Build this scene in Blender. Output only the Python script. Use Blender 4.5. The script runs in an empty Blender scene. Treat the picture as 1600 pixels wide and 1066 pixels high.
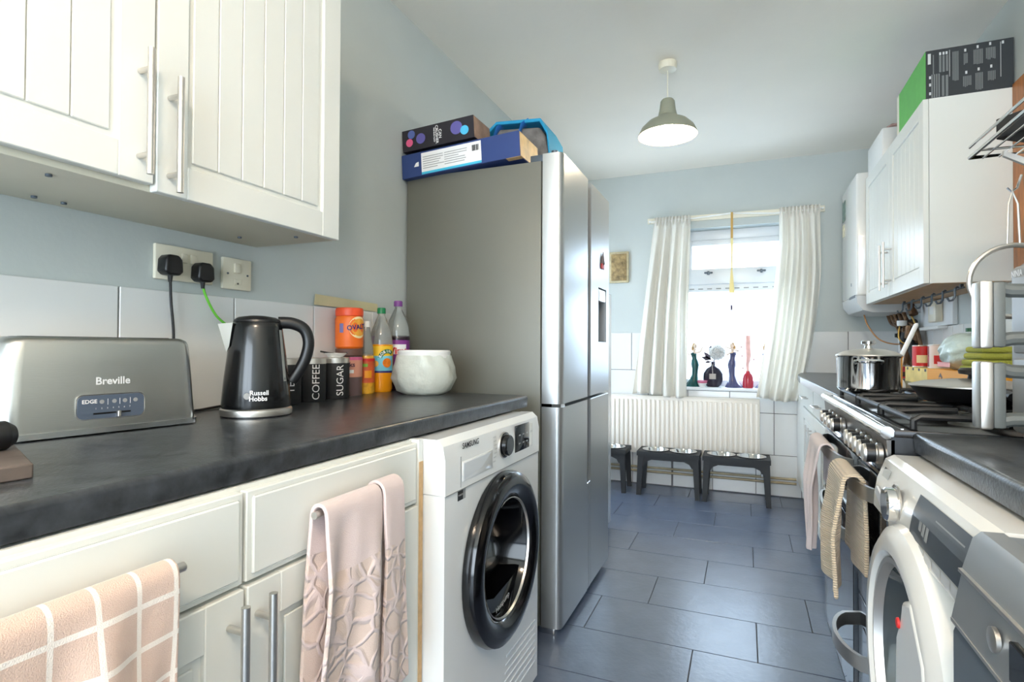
import bpy, bmesh, math, random
from mathutils import Vector, Matrix
random.seed(7)
S = bpy.context.scene
COL = S.collection
PI = math.pi
# ---------------------------------------------------------------- camera
def make_camera():
    y, p, r = math.radians(22.6265), math.radians(.7314), math.radians(.272)
    fw = Vector((-math.sin(y)*math.cos(p), math.cos(y)*math.cos(p), math.sin(p)))
    rt = Vector((math.cos(y), math.sin(y), 0)); up = rt.cross(fw)
    rt, up = math.cos(r)*rt+math.sin(r)*up, -math.sin(r)*rt+math.cos(r)*up
    cd = bpy.data.cameras.new('camera'); cd.sensor_width = 36; cd.lens = 869.14/1600*36; cd.clip_start = .02
    o = bpy.data.objects.new('camera', cd); COL.objects.link(o)
    m = Matrix((rt, up, -fw)).transposed().to_4x4(); m.translation = (0, 0, 1.05)
    o.matrix_world = m; S.camera = o
make_camera()
# ---------------------------------------------------------------- world, light, exposure
W = bpy.data.worlds.new('sky'); S.world = W; W.use_nodes = True
W.node_tree.nodes['Background'].inputs[0].default_value = (.72, .86, 1.0, 1)
W.node_tree.nodes['Background'].inputs[1].default_value = 3.6
S.view_settings.view_transform = 'Standard'; S.view_settings.look = 'None'
S.view_settings.gamma = 1; S.view_settings.use_curve_mapping = False
S.view_settings.exposure = 0.95
XL0 = -1.286
def area(name, loc, rot, sx, sy, power, col):
    l = bpy.data.lights.new(name, 'AREA'); l.shape = 'RECTANGLE'; l.size = sx; l.size_y = sy; l.energy = power; l.color = col
    o = bpy.data.objects.new(name, l); COL.objects.link(o); o.location = loc; o.rotation_euler = rot
area('rear_fill_light', (-.15, -2.28, 1.2), (PI/2, 0, 0), 1.9, 2.0, 31, (.84, .93, 1.0))  # added fill light behind the camera, set in an invented door opening
area('window_daylight', (-.06, 4.75, 1.38), (-PI/2, 0, 0), .8, 1.15, 9, (.48, .72, 1.0))
area('back_door_daylight', (XL0-.2, 3.85, 1.15), (0, -PI/2, 0), 1.5, .62, .3, (.50, .82, 1.0))

# ---------------------------------------------------------------- materials
def lin(c): return tuple(((v/255)/12.92 if v/255 <= .04045 else ((v/255+.055)/1.055)**2.4) for v in c)
MATS = {}
def M(name, col, rough=.5, metal=0, var=0, scale=8, bump=0, bscale=None, trans=0, emit=0, alpha=1, coat=0, spec=None, stretch=None, aniso=0, tlu=0):
    if name in MATS: return MATS[name]
    m = bpy.data.materials.new(name); m.use_nodes = True; nt = m.node_tree; b = nt.nodes['Principled BSDF']
    c = lin(col)+(1,)
    b.inputs['Base Color'].default_value = c; b.inputs['Roughness'].default_value = rough; b.inputs['Metallic'].default_value = metal
    b.inputs['Transmission Weight'].default_value = trans; b.inputs['Coat Weight'].default_value = coat; b.inputs['Alpha'].default_value = alpha
    if spec is not None: b.inputs['Specular IOR Level'].default_value = spec
    if aniso: b.inputs['Anisotropic'].default_value = aniso
    if emit: b.inputs['Emission Color'].default_value = c; b.inputs['Emission Strength'].default_value = emit
    if var or bump:
        tc = nt.nodes.new('ShaderNodeTexCoord'); mp = nt.nodes.new('ShaderNodeMapping'); nt.links.new(tc.outputs['Object'], mp.inputs[0])
        if stretch: mp.inputs['Scale'].default_value = stretch
        n = nt.nodes.new('ShaderNodeTexNoise'); n.inputs['Scale'].default_value = scale; n.inputs['Detail'].default_value = 6
        nt.links.new(mp.outputs[0], n.inputs['Vector'])
        if var:
            r = nt.nodes.new('ShaderNodeValToRGB'); r.color_ramp.elements[0].position = .3; r.color_ramp.elements[1].position = .7
            r.color_ramp.elements[0].color = tuple(max(0, v*(1-var)) for v in c[:3])+(1,); r.color_ramp.elements[1].color = tuple(min(1, v*(1+var)) for v in c[:3])+(1,)
            nt.links.new(n.outputs['Fac'], r.inputs[0]); nt.links.new(r.outputs[0], b.inputs['Base Color'])
        if bump:
            n2 = n
            if bscale:
                n2 = nt.nodes.new('ShaderNodeTexNoise'); n2.inputs['Scale'].default_value = bscale; n2.inputs['Detail'].default_value = 4; nt.links.new(mp.outputs[0], n2.inputs['Vector'])
            bp = nt.nodes.new('ShaderNodeBump'); bp.inputs['Strength'].default_value = bump; bp.inputs['Distance'].default_value = .01
            nt.links.new(n2.outputs['Fac'], bp.inputs['Height']); nt.links.new(bp.outputs[0], b.inputs['Normal'])
    if tlu:
        out = nt.nodes['Material Output']; t = nt.nodes.new('ShaderNodeBsdfTranslucent'); t.inputs[0].default_value = c
        mx = nt.nodes.new('ShaderNodeMixShader'); mx.inputs[0].default_value = tlu
        nt.links.new(b.outputs[0], mx.inputs[1]); nt.links.new(t.outputs[0], mx.inputs[2]); nt.links.new(mx.outputs[0], out.inputs[0])
    MATS[name] = m; return m
wallp = M('wall_paint', (194, 201, 199), .8, var=.03, scale=3, bump=.06, bscale=60)
ceilp = M('ceiling_paint', (246, 240, 228), .85, var=.02, scale=2, bump=.06, bscale=40)
tilew = M('white_tile', (226, 227, 226), .12, var=.015, scale=3, coat=.3)
grout = M('dark_grout', (120, 118, 120), .9)
slate = M('slate_floor_tile', (88, 99, 120), .29, var=.14, scale=9, bump=.08, bscale=50, spec=.9)  # base colour includes the blue tint that daylight gives the floor
fgrout = M('floor_joint', (70, 68, 66), .9)
cabw = M('cabinet_white', (227, 228, 222), .3, var=.01, scale=3)
cabin = M('cabinet_carcass', (222, 216, 196), .45, var=.03, scale=5)
chip = M('chipboard_edge', (205, 170, 125), .8, var=.15, scale=60)
wtop = M('worktop_laminate', (52, 55, 59), .28, var=.55, scale=38, bump=.08, bscale=180)
steel = M('brushed_steel', (196, 196, 192), .28, 1, bump=.04, bscale=40, stretch=(1, 1, 14))
satin = M('satin_steel', (212, 208, 202), .36, 1)
chrome = M('chrome', (225, 225, 225), .08, 1)
fridgem = M('fridge_silver', (182, 184, 184), .33, .85, bump=.03, bscale=30, stretch=(1, 20, 1))
fridgeside = M('fridge_side_grey', (118, 118, 109), .45, .25, var=.02, scale=6)
blackp = M('black_plastic', (18, 18, 20), .35)
blackg = M('black_gloss', (9, 9, 11), .16, coat=.3)
blackm = M('black_matte', (34, 36, 39), .6)
iron = M('cast_iron', (24, 24, 25), .5, var=.2, scale=40)
white = M('white_plastic', (238, 238, 235), .3)
cream = M('cream_plastic', (232, 226, 206), .35)
enamel = M('white_enamel', (236, 237, 236), .18, coat=.4)
enamel2 = M('warm_white_enamel', (228, 227, 222), .2, coat=.4)
def pane_glass():
    m = bpy.data.materials.new('window_glass'); m.use_nodes = True; nt = m.node_tree; nt.nodes.clear(); N = nt.nodes.new
    o = N('ShaderNodeOutputMaterial'); t = N('ShaderNodeBsdfTransparent'); g = N('ShaderNodeBsdfGlossy'); g.inputs['Roughness'].default_value = .02; mx = N('ShaderNodeMixShader'); mx.inputs[0].default_value = .06
    nt.links.new(t.outputs[0], mx.inputs[1]); nt.links.new(g.outputs[0], mx.inputs[2]); nt.links.new(mx.outputs[0], o.inputs[0]); return m
glass = pane_glass()
dglass = M('dark_glass', (14, 15, 18), .08, coat=.2, spec=.3)
clearp = M('clear_plastic', (235, 240, 238), .06, trans=.85)
pvc = M('window_pvc', (228, 231, 234), .3)
radm = M('radiator_paint', (236, 229, 218), .35)
blue = M('box_blue', (44, 66, 122), .45, var=.06, scale=6)
greyprint = M('grey_print', (150, 152, 152), .7)
whitep = M('white_print', (240, 240, 240), .6)
wood = M('varnished_wood', (176, 112, 62), .45, var=.25, scale=10, stretch=(8, 8, 1))
greym = M('graphite_grey', (140, 144, 147), .38, .5)
greyd = M('graphite_dark', (96, 106, 116), .4, .45)
red = M('red_print', (206, 34, 32), .45)
orange = M('orange_plastic', (238, 112, 30), .4)
yellow = M('yellow_card', (236, 182, 52), .6)

# ---------------------------------------------------------------- mesh helpers
class B:
    def __init__(s): s.bm = bmesh.new()
    def _t(s, geom, mat):
        if mat is not None: bmesh.ops.transform(s.bm, matrix=mat, verts=geom)
    def box(s, x0, x1, y0, y1, z0, z1, bev=0, seg=2, mat=None):
        vs = [s.bm.verts.new(v) for v in ((x0,y0,z0),(x1,y0,z0),(x1,y1,z0),(x0,y1,z0),(x0,y0,z1),(x1,y0,z1),(x1,y1,z1),(x0,y1,z1))]
        fs = [s.bm.faces.new([vs[i] for i in f]) for f in ((0,3,2,1),(4,5,6,7),(0,1,5,4),(1,2,6,5),(2,3,7,6),(3,0,4,7))]
        if bev:
            es = set(e for f in fs for e in f.edges)
            r = bmesh.ops.bevel(s.bm, geom=list(es), offset=bev, segments=seg, affect='EDGES', profile=.5)
            vs = list(set(v for f in r['faces'] for v in f.verts))
        s._t(vs, mat); return s
    def cyl(s, p0, p1, r0, r1=None, seg=16, caps=True):
        p0, p1 = Vector(p0), Vector(p1); r1 = r0 if r1 is None else r1
        d = (p1-p0).normalized(); a = Vector((0,0,1)) if abs(d.z) < .9 else Vector((1,0,0)); u = d.cross(a).normalized(); v = d.cross(u)
        A = [s.bm.verts.new(p0+r0*(u*math.cos(2*PI*i/seg)+v*math.sin(2*PI*i/seg))) for i in range(seg)]
        C = [s.bm.verts.new(p1+r1*(u*math.cos(2*PI*i/seg)+v*math.sin(2*PI*i/seg))) for i in range(seg)]
        for i in range(seg): s.bm.faces.new((A[i], A[(i+1)%seg], C[(i+1)%seg], C[i]))
        if caps: s.bm.faces.new(A[::-1]); s.bm.faces.new(C)
        return s
    def tube(s, pts, r, seg=10, closed=False, rads=None, flat=None):
        pts = [Vector(p) for p in pts]; n = len(pts); rings = []; prev = None
        for i, p in enumerate(pts):
            a = pts[(i-1) % n] if (closed or i) else p; b = pts[(i+1) % n] if (closed or i < n-1) else p
            d = (b-a).normalized()
            if prev is None:
                ax = Vector((0,0,1)) if abs(d.z) < .9 else Vector((1,0,0)); u = d.cross(ax).normalized()
            else: u = (prev-d*prev.dot(d)).normalized()
            prev = u; v = d.cross(u); rr = rads[i] if rads else r; rv = rr*(flat or 1)
            rings.append([s.bm.verts.new(p+u*rr*math.cos(2*PI*k/seg)+v*rv*math.sin(2*PI*k/seg)) for k in range(seg)])
        for i in range(n if closed else n-1):
            A, C = rings[i], rings[(i+1) % n]
            for k in range(seg): s.bm.faces.new((A[k], A[(k+1)%seg], C[(k+1)%seg], C[k]))
        if not closed: s.bm.faces.new(rings[0][::-1]); s.bm.faces.new(rings[-1])
        return s
    def lathe(s, prof, c=(0,0,0), seg=32, axis='Z', a0=0, a1=2*PI, sx=1, sy=1):
        full = abs(a1-a0-2*PI) < 1e-6; n = seg if full else seg+1; rings = []
        for r, h in prof:
            ring = []
            for i in range(n):
                a = a0+(a1-a0)*i/seg; p = Vector((r*math.cos(a)*sx, r*math.sin(a)*sy, h))
                if axis == 'X': p = Vector((p.z, p.x, p.y))
                if axis == 'Y': p = Vector((p.x, p.z, p.y))
                ring.append(s.bm.verts.new(p+Vector(c)))
            rings.append(ring)
        for A, C in zip(rings, rings[1:]):
            for i in range(seg): s.bm.faces.new((A[i], A[(i+1)%n], C[(i+1)%n], C[i]))
        bmesh.ops.remove_doubles(s.bm, verts=[v for r in rings for v in r], dist=1e-6)
        return s
    def prism(s, poly, a, b, plane='YZ'):
        f = {'YZ': lambda p, t: (t, p[0], p[1]), 'XZ': lambda p, t: (p[0], t, p[1]), 'XY': lambda p, t: (p[0], p[1], t)}[plane]
        A = [s.bm.verts.new(f(p, a)) for p in poly]; C = [s.bm.verts.new(f(p, b)) for p in poly]; n = len(poly)
        for i in range(n): s.bm.faces.new((A[i], A[(i+1)%n], C[(i+1)%n], C[i]))
        s.bm.faces.new(A[::-1]); s.bm.faces.new(C); return s
    def grid(s, fn, nu, nv, close=False):
        V = [[s.bm.verts.new(fn(i/nu, j/nv)) for i in range(nu+1)] for j in range(nv+1)]
        uv = s.bm.loops.layers.uv.verify()
        for j in range(nv):
            for i in range(nu):
                f = s.bm.faces.new((V[j][i], V[j][i+1], V[j+1][i+1], V[j+1][i]))
                for l, (a, b) in zip(f.loops, ((i,j),(i+1,j),(i+1,j+1),(i,j+1))): l[uv].uv = (a/nu, b/nv)
        return s
    def ball(s, c, rx, ry=None, rz=None, u=16, v=10):
        ry = ry or rx; rz = rz or rx
        m = Matrix.Translation(c) @ Matrix.Diagonal((rx, ry, rz, 1))
        bmesh.ops.create_uvsphere(s.bm, u_segments=u, v_segments=v, radius=1, matrix=m); return s
    def build(s, name, mat, parent=None, label=None, local=False, ang=35, mods=(), kind=None):
        bmesh.ops.recalc_face_normals(s.bm, faces=s.bm.faces[:])
        off = Vector((0,0,0))
        if not local:
            if parent is not None:
                q = parent
                while q is not None: off += Vector(q.location); q = q.parent
            else:
                vs = [v.co for v in s.bm.verts]
                off = Vector(((min(v.x for v in vs)+max(v.x for v in vs))/2, (min(v.y for v in vs)+max(v.y for v in vs))/2, min(v.z for v in vs)))
            for v in s.bm.verts: v.co -= off
        me = bpy.data.meshes.new(name); s.bm.to_mesh(me); s.bm.free()
        me.materials.append(mat); me.shade_smooth(); me.set_sharp_from_angle(angle=math.radians(ang))
        o = bpy.data.objects.new(name, me); COL.objects.link(o)
        if parent is not None: o.parent = parent
        elif not local: o.location = off
        if label: o['label'] = label
        if kind: o['kind'] = kind
        for t, kw in mods:
            md = o.modifiers.new(t.lower(), t)
            for k, v in kw.items(): setattr(md, k, v)
        return o
def thing(name, label, cat, loc=(0,0,0), rz=0, group=None):
    o = bpy.data.objects.new(name, None); COL.objects.link(o); o.location = loc; o.rotation_euler = (0,0,rz); o.empty_display_size = .05
    o['label'] = label; o['category'] = cat
    if group: o['group'] = group
    return o
def tag(o, label, cat, group=None):
    o['label'] = label; o['category'] = cat
    if group: o['group'] = group
    return o
def struct(o): o['kind'] = 'structure'; return o
def inst(src, parent, loc):
    o = src.copy(); COL.objects.link(o); o.parent = parent; o.location = loc; return o
def text(s, size, mat, parent, face='+X', o=(0,0,0), rot=0, cyl=None, name='lettering', depth=.0004, spacing=1, shear=0, sx=1, local=False, bold=0):
    cu = bpy.data.curves.new('t', 'FONT'); cu.body = s; cu.size = size; cu.align_x = 'CENTER'; cu.align_y = 'CENTER'; cu.space_character = spacing; cu.shear = shear; cu.offset = bold; cu.resolution_u = 3
    ob = bpy.data.objects.new('t', cu); COL.objects.link(ob); dg = bpy.context.evaluated_depsgraph_get(); me = bpy.data.meshes.new_from_object(ob.evaluated_get(dg))
    bpy.data.objects.remove(ob); b = B(); b.bm.from_mesh(me); bpy.data.meshes.remove(me)
    R = Matrix.Rotation(rot, 4, 'Z') @ Matrix.Diagonal((sx, 1, 1, 1))
    for v in b.bm.verts:
        p = R @ v.co; x, y = p.x, p.y
        if cyl:
            cx, cy, r, a0 = cyl; a = a0+x/r; v.co = (cx+(r+depth+.0011)*math.cos(a), cy+(r+depth+.0011)*math.sin(a), o[2]+y)
        elif face == '+X': v.co = (o[0]+depth, o[1]+x, o[2]+y)
        elif face == '-X': v.co = (o[0]-depth, o[1]-x, o[2]+y)
        elif face == '-Y': v.co = (o[0]+x, o[1]-depth, o[2]+y)
        elif face == '+Z': v.co = (o[0]+x, o[1]+y, o[2]+depth)
    ob = b.build(name, mat, parent, local=local); return ob
def band(b, cx, cy, r, z0, z1, a0, a1, seg=16, r1=None):
    r1 = r1 or r
    for i in range(seg):
        p = a0+(a1-a0)*i/seg; q = a0+(a1-a0)*(i+1)/seg
        b.bm.faces.new([b.bm.verts.new(v) for v in ((cx+r*math.cos(p), cy+r*math.sin(p), z0), (cx+r*math.cos(q), cy+r*math.sin(q), z0), (cx+r1*math.cos(q), cy+r1*math.sin(q), z1), (cx+r1*math.cos(p), cy+r1*math.sin(p), z1))])
    bmesh.ops.remove_doubles(b.bm, verts=b.bm.verts[:], dist=1e-6); return b
def facing(x, y): return math.atan2(-y, -x)
def disc2(fn, r, a0=0, n=20, sy=1): return [fn(r*math.cos(a0+2*PI*i/n), r*sy*math.sin(a0+2*PI*i/n)) for i in range(n)]

def hole_plate(b, x0, x1, y0, y1, z0, z1, cy, cz, Rr, n=48):
    sq = []
    for i in range(n):
        a = 2*PI*i/n; dy, dz = math.cos(a), math.sin(a)
        ty = ((y1-cy) if dy > 0 else (y0-cy))/dy if abs(dy) > 1e-6 else 9; tz = ((z1-cz) if dz > 0 else (z0-cz))/dz if abs(dz) > 1e-6 else 9
        q = min(ty, tz); sq.append([cy+dy*q, cz+dz*q])
    for c in ((y0, z0), (y1, z0), (y1, z1), (y0, z1)):
        i = min(range(n), key=lambda k: (sq[k][0]-c[0])**2+(sq[k][1]-c[1])**2); sq[i] = c
    ins = [(cy+Rr*math.cos(2*PI*i/n), cz+Rr*math.sin(2*PI*i/n)) for i in range(n)]
    A, C, D, E_ = [[b.bm.verts.new((x, p[0], p[1])) for p in q] for q, x in ((sq, x1), (ins, x1), (ins, x0), (sq, x0))]
    for i in range(n):
        j = (i+1) % n
        for u, v in ((A, C), (C, D), (E_, A)): b.bm.faces.new((u[i], u[j], v[j], v[i]))
    return b
XL, XR, YW, YB, H, WZ = -1.286, .954, 4.41, -2.3, 2.42, .89
# ---------------------------------------------------------------- room shell
fl = struct(B().box(XL-.1, XR+.1, YB-.1, YW+.1, -.08, -.004).build('floor', fgrout)); fl['label'] = 'dark slate tiled kitchen floor'
tm = {}
def tilepiece(w, d):
    k = (round(w, 3), round(d, 3))
    if k not in tm:
        o = B().box(-w/2, w/2, -d/2, d/2, -.006, 0, .0012, 1).build('floor_tile', slate, local=True); tm[k] = o.data; bpy.data.objects.remove(o)
    return tm[k]
row, g = 0, .0013
yy = 1.755-.295*14; offs = [-.165, .043, -.365]
while yy < YW-.01:
    k = round((yy-1.755)/.295); x = offs[k % 3]-.6*3
    while x < XR:
        a, b_ = max(x, XL), min(x+.6, XR); c, d = max(yy, YB), min(yy+.295, YW)
        if b_-a > .01 and d-c > .01:
            o = bpy.data.objects.new('floor_tile', tilepiece(b_-a-2*g, d-c-2*g)); COL.objects.link(o); o.parent = fl
            o.location = Vector(((a+b_)/2, (c+d)/2, random.uniform(-.0006, 0)))-Vector(fl.location)
        x += .6
    yy += .295
struct(B().box(XL-.1, XR+.1, YB-.1, YW+.3, H, H+.1).build('ceiling', ceilp))
DY0, DY1, DZ = 3.42, 4.28, 2.05
wl = struct(B().box(XL-.12, XL, YB-.1, DY0, -.08, H).box(XL-.12, XL, DY1, YW+.3, -.08, H).box(XL-.12, XL, DY0, DY1, DZ, H).build('wall_left', wallp))
b = B()
for q in ((DY0, DY0+.06, 0, DZ), (DY1-.06, DY1, 0, DZ), (DY0+.06, DY1-.06, DZ-.06, DZ), (DY0+.06, DY0+.15, .02, DZ-.06), (DY1-.15, DY1-.06, .02, DZ-.06), (DY0+.15, DY1-.15, .02, .35), (DY0+.15, DY1-.15, DZ-.16, DZ-.06)): b.box(XL-.09, XL-.03, *q, .003, 1)
d2 = struct(b.build('door_2', pvc)); B().box(XL-.064, XL-.058, DY0+.14, DY1-.14, .34, DZ-.15).build('pane', glass, d2); B().box(XL-.03, XL+.01, DY0+.10, DY0+.12, 1.0, 1.02, .003).box(XL, XL+.012, DY0+.09, DY0+.21, 1.0, 1.02, .004).build('door_handle', satin, d2)
wr = struct(B().box(XR, XR+.12, YB-.1, YW+.3, -.08, H).build('wall_right', wallp))
WX0, WX1, WZ0, WZ1 = -.47, .36, .765, 1.962
bw = B(); T = .26
bw.box(XL, WX0, YW, YW+T, -.08, H).box(WX1, XR, YW, YW+T, -.08, H).box(WX0, WX1, YW, YW+T, -.08, WZ0-.02).box(WX0, WX1, YW, YW+T, WZ1, H)
wb = struct(bw.build('wall_back', wallp))
fw_ = B(); fw_.box(XL, -1.1, YB-.12, YB, -.08, H).box(.8, XR, YB-.12, YB, -.08, H).box(-1.1, .8, YB-.12, YB, 2.2, H)
struct(fw_.build('wall_front', wallp))
dr = B(); dr.box(-1.1, -1.04, YB-.1, YB-.02, 0, 2.2, .004).box(.74, .8, YB-.1, YB-.02, 0, 2.2, .004).box(-1.1, .8, YB-.1, YB-.02, 2.14, 2.2, .004).box(-.18, -.12, YB-.1, YB-.02, 0, 2.14, .004).box(-1.04, .74, YB-.1, YB-.02, 0, .06, .004)
struct(dr.build('added_door_1', pvc))  # unseen glazed door, added so fill light can enter behind the camera
# wall tiles: left splashback row
def wtile(parent, x0, x1, y0, y1, z0, z1):
    B().box(x0, x1, y0, y1, z0, z1, .0012, 1).build('wall_tile', tilew, parent)
struct(B().box(XL, XL+.004, -.1, 1.93, WZ-.03, 1.18).build('trim_1', grout))
y = .801-.3025*3
while y < 1.9:
    wtile(wl, XL+.001, XL+.009, y+.002, min(y+.3005, 1.93), WZ+.001, 1.183); y += .3025
struct(B().box(XL, WX0-.03, YW-.004, YW, .0, 1.174).box(WX1+.03, XR, YW-.004, YW, 0, 1.174).box(WX0-.03, WX1+.03, YW-.004, YW, 0, WZ0-.025).build('trim_2', grout))
g = .0022
for zi, (z0, z1, xo) in enumerate(((.004, .293, -.805), (.293, .59, -.686), (.59, .884, -.686), (.884, 1.1765, -.52))):
    x = xo-.295*3
    while x < XR:
        a, b_ = max(x, XL+.002), min(x+.295, XR-.002); top = z1
        for (p, q, t) in (((a, min(b_, WX0-.03), z1)), (max(a, WX0-.03), min(b_, WX1+.03), min(z1, WZ0-.026)), (max(a, WX1+.03), b_, z1)):
            if q-p > .012 and t-z0 > .01: wtile(wb, p+g, q-g, YW-.009, YW-.001, z0+g, t-g)
        x += .295
struct(B().box(XR-.004, XR, 1.2, YW-.01, WZ-.02, 1.17).build('trim_3', grout))
y = 1.25
while y < YW-.02:
    wtile(wr, XR-.009, XR-.001, y+g, min(y+.15-g, YW-.012), WZ+.002, 1.172); y += .15

# window
wn = struct(B().box(WX0, WX0+.055, YW+.11, YW+.17, WZ0, WZ1, .004).box(WX1-.055, WX1, YW+.11, YW+.17, WZ0, WZ1, .004).box(WX0+.055, WX1-.055, YW+.11, YW+.17, WZ1-.075, WZ1, .004)
    .box(WX0+.055, WX1-.055, YW+.11, YW+.17, WZ0, WZ0+.05, .004).box(WX0+.055, WX1-.055, YW+.11, YW+.17, 1.49, 1.545, .004).build('window_1', pvc))
s_ = B(); s_.box(WX0+.06, WX1-.06, YW+.095, YW+.15, 1.547, 1.665, .004).box(WX0+.06, WX0+.1, YW+.095, YW+.15, 1.665, 1.885, .004).box(WX1-.1, WX1-.06, YW+.095, YW+.15, 1.665, 1.885, .004).box(WX0+.1, WX1-.1, YW+.095, YW+.15, 1.845, 1.885, .004)
sash = s_.build('fanlight_sash', pvc, wn)
for hx in (-.25, .12): B().box(hx-.03, hx+.03, YW+.082, YW+.096, 1.628, 1.64, .003).box(hx-.008, hx+.008, YW+.075, YW+.096, 1.618, 1.645, .003).build('window_handle', greyd, sash)
B().box(WX0+.1, WX1-.1, YW+.125, YW+.131, 1.665, 1.845).build('pane', glass, sash)
B().box(WX0+.055, WX1-.055, YW+.135, YW+.141, WZ0+.05, 1.49).build('pane', glass, wn)
for i in range(11): B().box(WX0+.08+i*.065, WX0+.115+i*.065, YW+.1085, YW+.1105, 1.508, 1.516).build('vent_slot', greyprint, wn)
struct(B().box(WX0-.02, WX1+.02, YW-.035, YW+.112, WZ0-.024, WZ0, .005).build('trim_4', pvc))
# pale yard wall outside, its vent bricks and coping
yw_ = thing('yard_wall', 'pale yard wall seen through the window, overexposed', 'wall', (-.1, 7.2, 0))
B().box(-2.5, 2.3, 7.2, 7.4, 0, 1.3).build('wall_face', M('pale_render', (246, 246, 246), .9), yw_); B().box(-2.5, 2.3, 7.16, 7.44, 1.3, 1.36, .01).build('coping', M('pale_stone', (225, 225, 228), .9), yw_)
for i in range(18): B().box(-1.4+i*.12, -1.34+i*.12, 7.19, 7.21, 1.2, 1.225).build('vent_brick', greyprint, yw_)
struct(B().box(-6, 6, YW+.3, 14, -.1, -.02).build('trim_5', M('yard_paving', (200, 198, 194), .9, var=.1)))

# ---------------------------------------------------------------- cabinet fronts
def facebox(b, sg, xf, w0, w1, y0, y1, z0, z1, bev=0):
    a, c = xf+sg*w0, xf+sg*w1; return b.box(min(a, c), max(a, c), y0, y1, z0, z1, bev, 1)
def panel_door(parent, sg, xf, y0, y1, z0, z1, n=7, fr=.062, name='door'):
    b = B(); t = .019
    for (a, c, d, e) in ((y0, y0+fr, z0, z1), (y1-fr, y1, z0, z1), (y0+fr, y1-fr, z0, z0+fr), (y0+fr, y1-fr, z1-fr, z1)): facebox(b, sg, xf, 0, t, a, c, d, e, .0015)
    facebox(b, sg, xf, 0, t-.008, y0+fr-.002, y1-fr+.002, z0+fr-.002, z1-fr+.002)
    d = b.build(name, cabw, parent)
    w = (y1-y0-2*fr-.024)/n; ya = y0+fr+.012
    for i in range(n): facebox(B(), sg, xf, t-.009, t-.0035, ya+i*w+.0008, ya+(i+1)*w-.0008, z0+fr+.012, z1-fr-.012, .0016).build('plank', cabw, d)
    return d
def bar_handle(parent, sg, xf, c0, c1, fixed, vert=True, r=.006, off=.032, name='handle'):
    b = B(); x = xf+sg*off; m = (c1-c0)*.16
    P = (lambda t, xx: (xx, fixed, t)) if vert else (lambda t, xx: (xx, t, fixed))
    b.cyl(P(c0, x), P(c1, x), r, seg=14)
    for t in (c0+m, c1-m): b.cyl(P(t, xf+sg*.001), P(t, x), r*.8, seg=12)
    return b.build(name, satin, parent)
# left wall cabinet
t = thing('wall_cabinet', 'white double-door wall cabinet with long bar handles above the toaster', 'cabinet', (-1.14, .7, 1.332))
b = B(); b.box(XL+.001, -1.012, -.1, 1.182, 1.352, 2.05).box(XL+.001, -1.012, -.1, 1.182, 1.334, 1.352, .001); b.build('body', cabin, t)
d1 = panel_door(t, 1, -1.011, .17, .680, 1.345, 2.05, 6); d2 = panel_door(t, 1, -1.011, .685, 1.183, 1.334, 2.05, 6)
bar_handle(d1, 1, -.992, 1.352, 1.575, .652); bar_handle(d2, 1, -.992, 1.334, 1.548, .708)
for (x, y) in ((-1.06, .55), (-1.24, .62), (-1.24, .67), (-1.06, 1.1), (-1.2, 1.05)): B().cyl((x, y, 1.3335), (x, y, 1.330), .005).build('screw_head', greyd, t)

# left base cabinet
XF = -.675+.001
t = thing('base_cabinet', 'white base cabinet with two drawers above two panelled doors, towels hanging from its rails', 'cabinet', (-.95, .6, 0))
B().box(XL+.02, XF, .12, 1.045, .15, .848).box(XL+.05, XF-.05, .12, 1.045, 0, .15).build('body', cabw, t)
B().box(XL+.02, -.655, 1.046, 1.062, 0, .849).build('end_panel', cabw, t); B().box(-.6549, -.6535, 1.0465, 1.0615, .02, .80).build('edging', chip, t)
def drawer(parent, sg, xf, y0, y1, z0, z1):
    b = B(); facebox(b, sg, xf, 0, .015, y0, y1, z0, z1, .0015); facebox(b, sg, xf, .0145, .019, y0+.008, y1-.008, z0+.008, z1-.008, .003); return b.build('drawer', cabw, parent)
dA = drawer(t, 1, XF, .125, .588, .712, .842); dB = drawer(t, 1, XF, .594, 1.045, .712, .842)
bar_handle(dA, 1, XF+.019, .19, .47, .785, False); bar_handle(dB, 1, XF+.019, .69, .93, .785, False)
dC = panel_door(t, 1, XF, .125, .588, .155, .706, 5); dD = panel_door(t, 1, XF, .594, 1.045, .155, .706, 5)
bar_handle(dC, 1, XF+.019, .48, .697, .562); bar_handle(dD, 1, XF+.019, .48, .697, .61)

def worktop(name, x0, x1, y0, y1, z1, front, label, th=.038):
    b = B(); pr = []
    r = .009; xf, xb = (x1, x0) if front > 0 else (x0, x1); sg = front
    pts = [(xb, z1-th), (xf-sg*.003, z1-th)]+[(xf-sg*r+sg*r*math.sin(a), z1-r+r*math.cos(a)) for a in (PI/2, PI*.35, PI*.2, PI*.08, 0)]+[(xb, z1)]
    b.prism(pts, y0, y1, 'XZ'); return tag(b.build(name, wtop, ang=50), label, 'worktop')
worktop('worktop', XL+.002, -.675, -.05, 1.76, WZ, 1, 'dark laminate worktop along the left wall under the toaster')
worktop('worktop', .303, XR-.002, .12, 1.296, WZ, -1, 'near right dark worktop carrying the air fryer')

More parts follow.
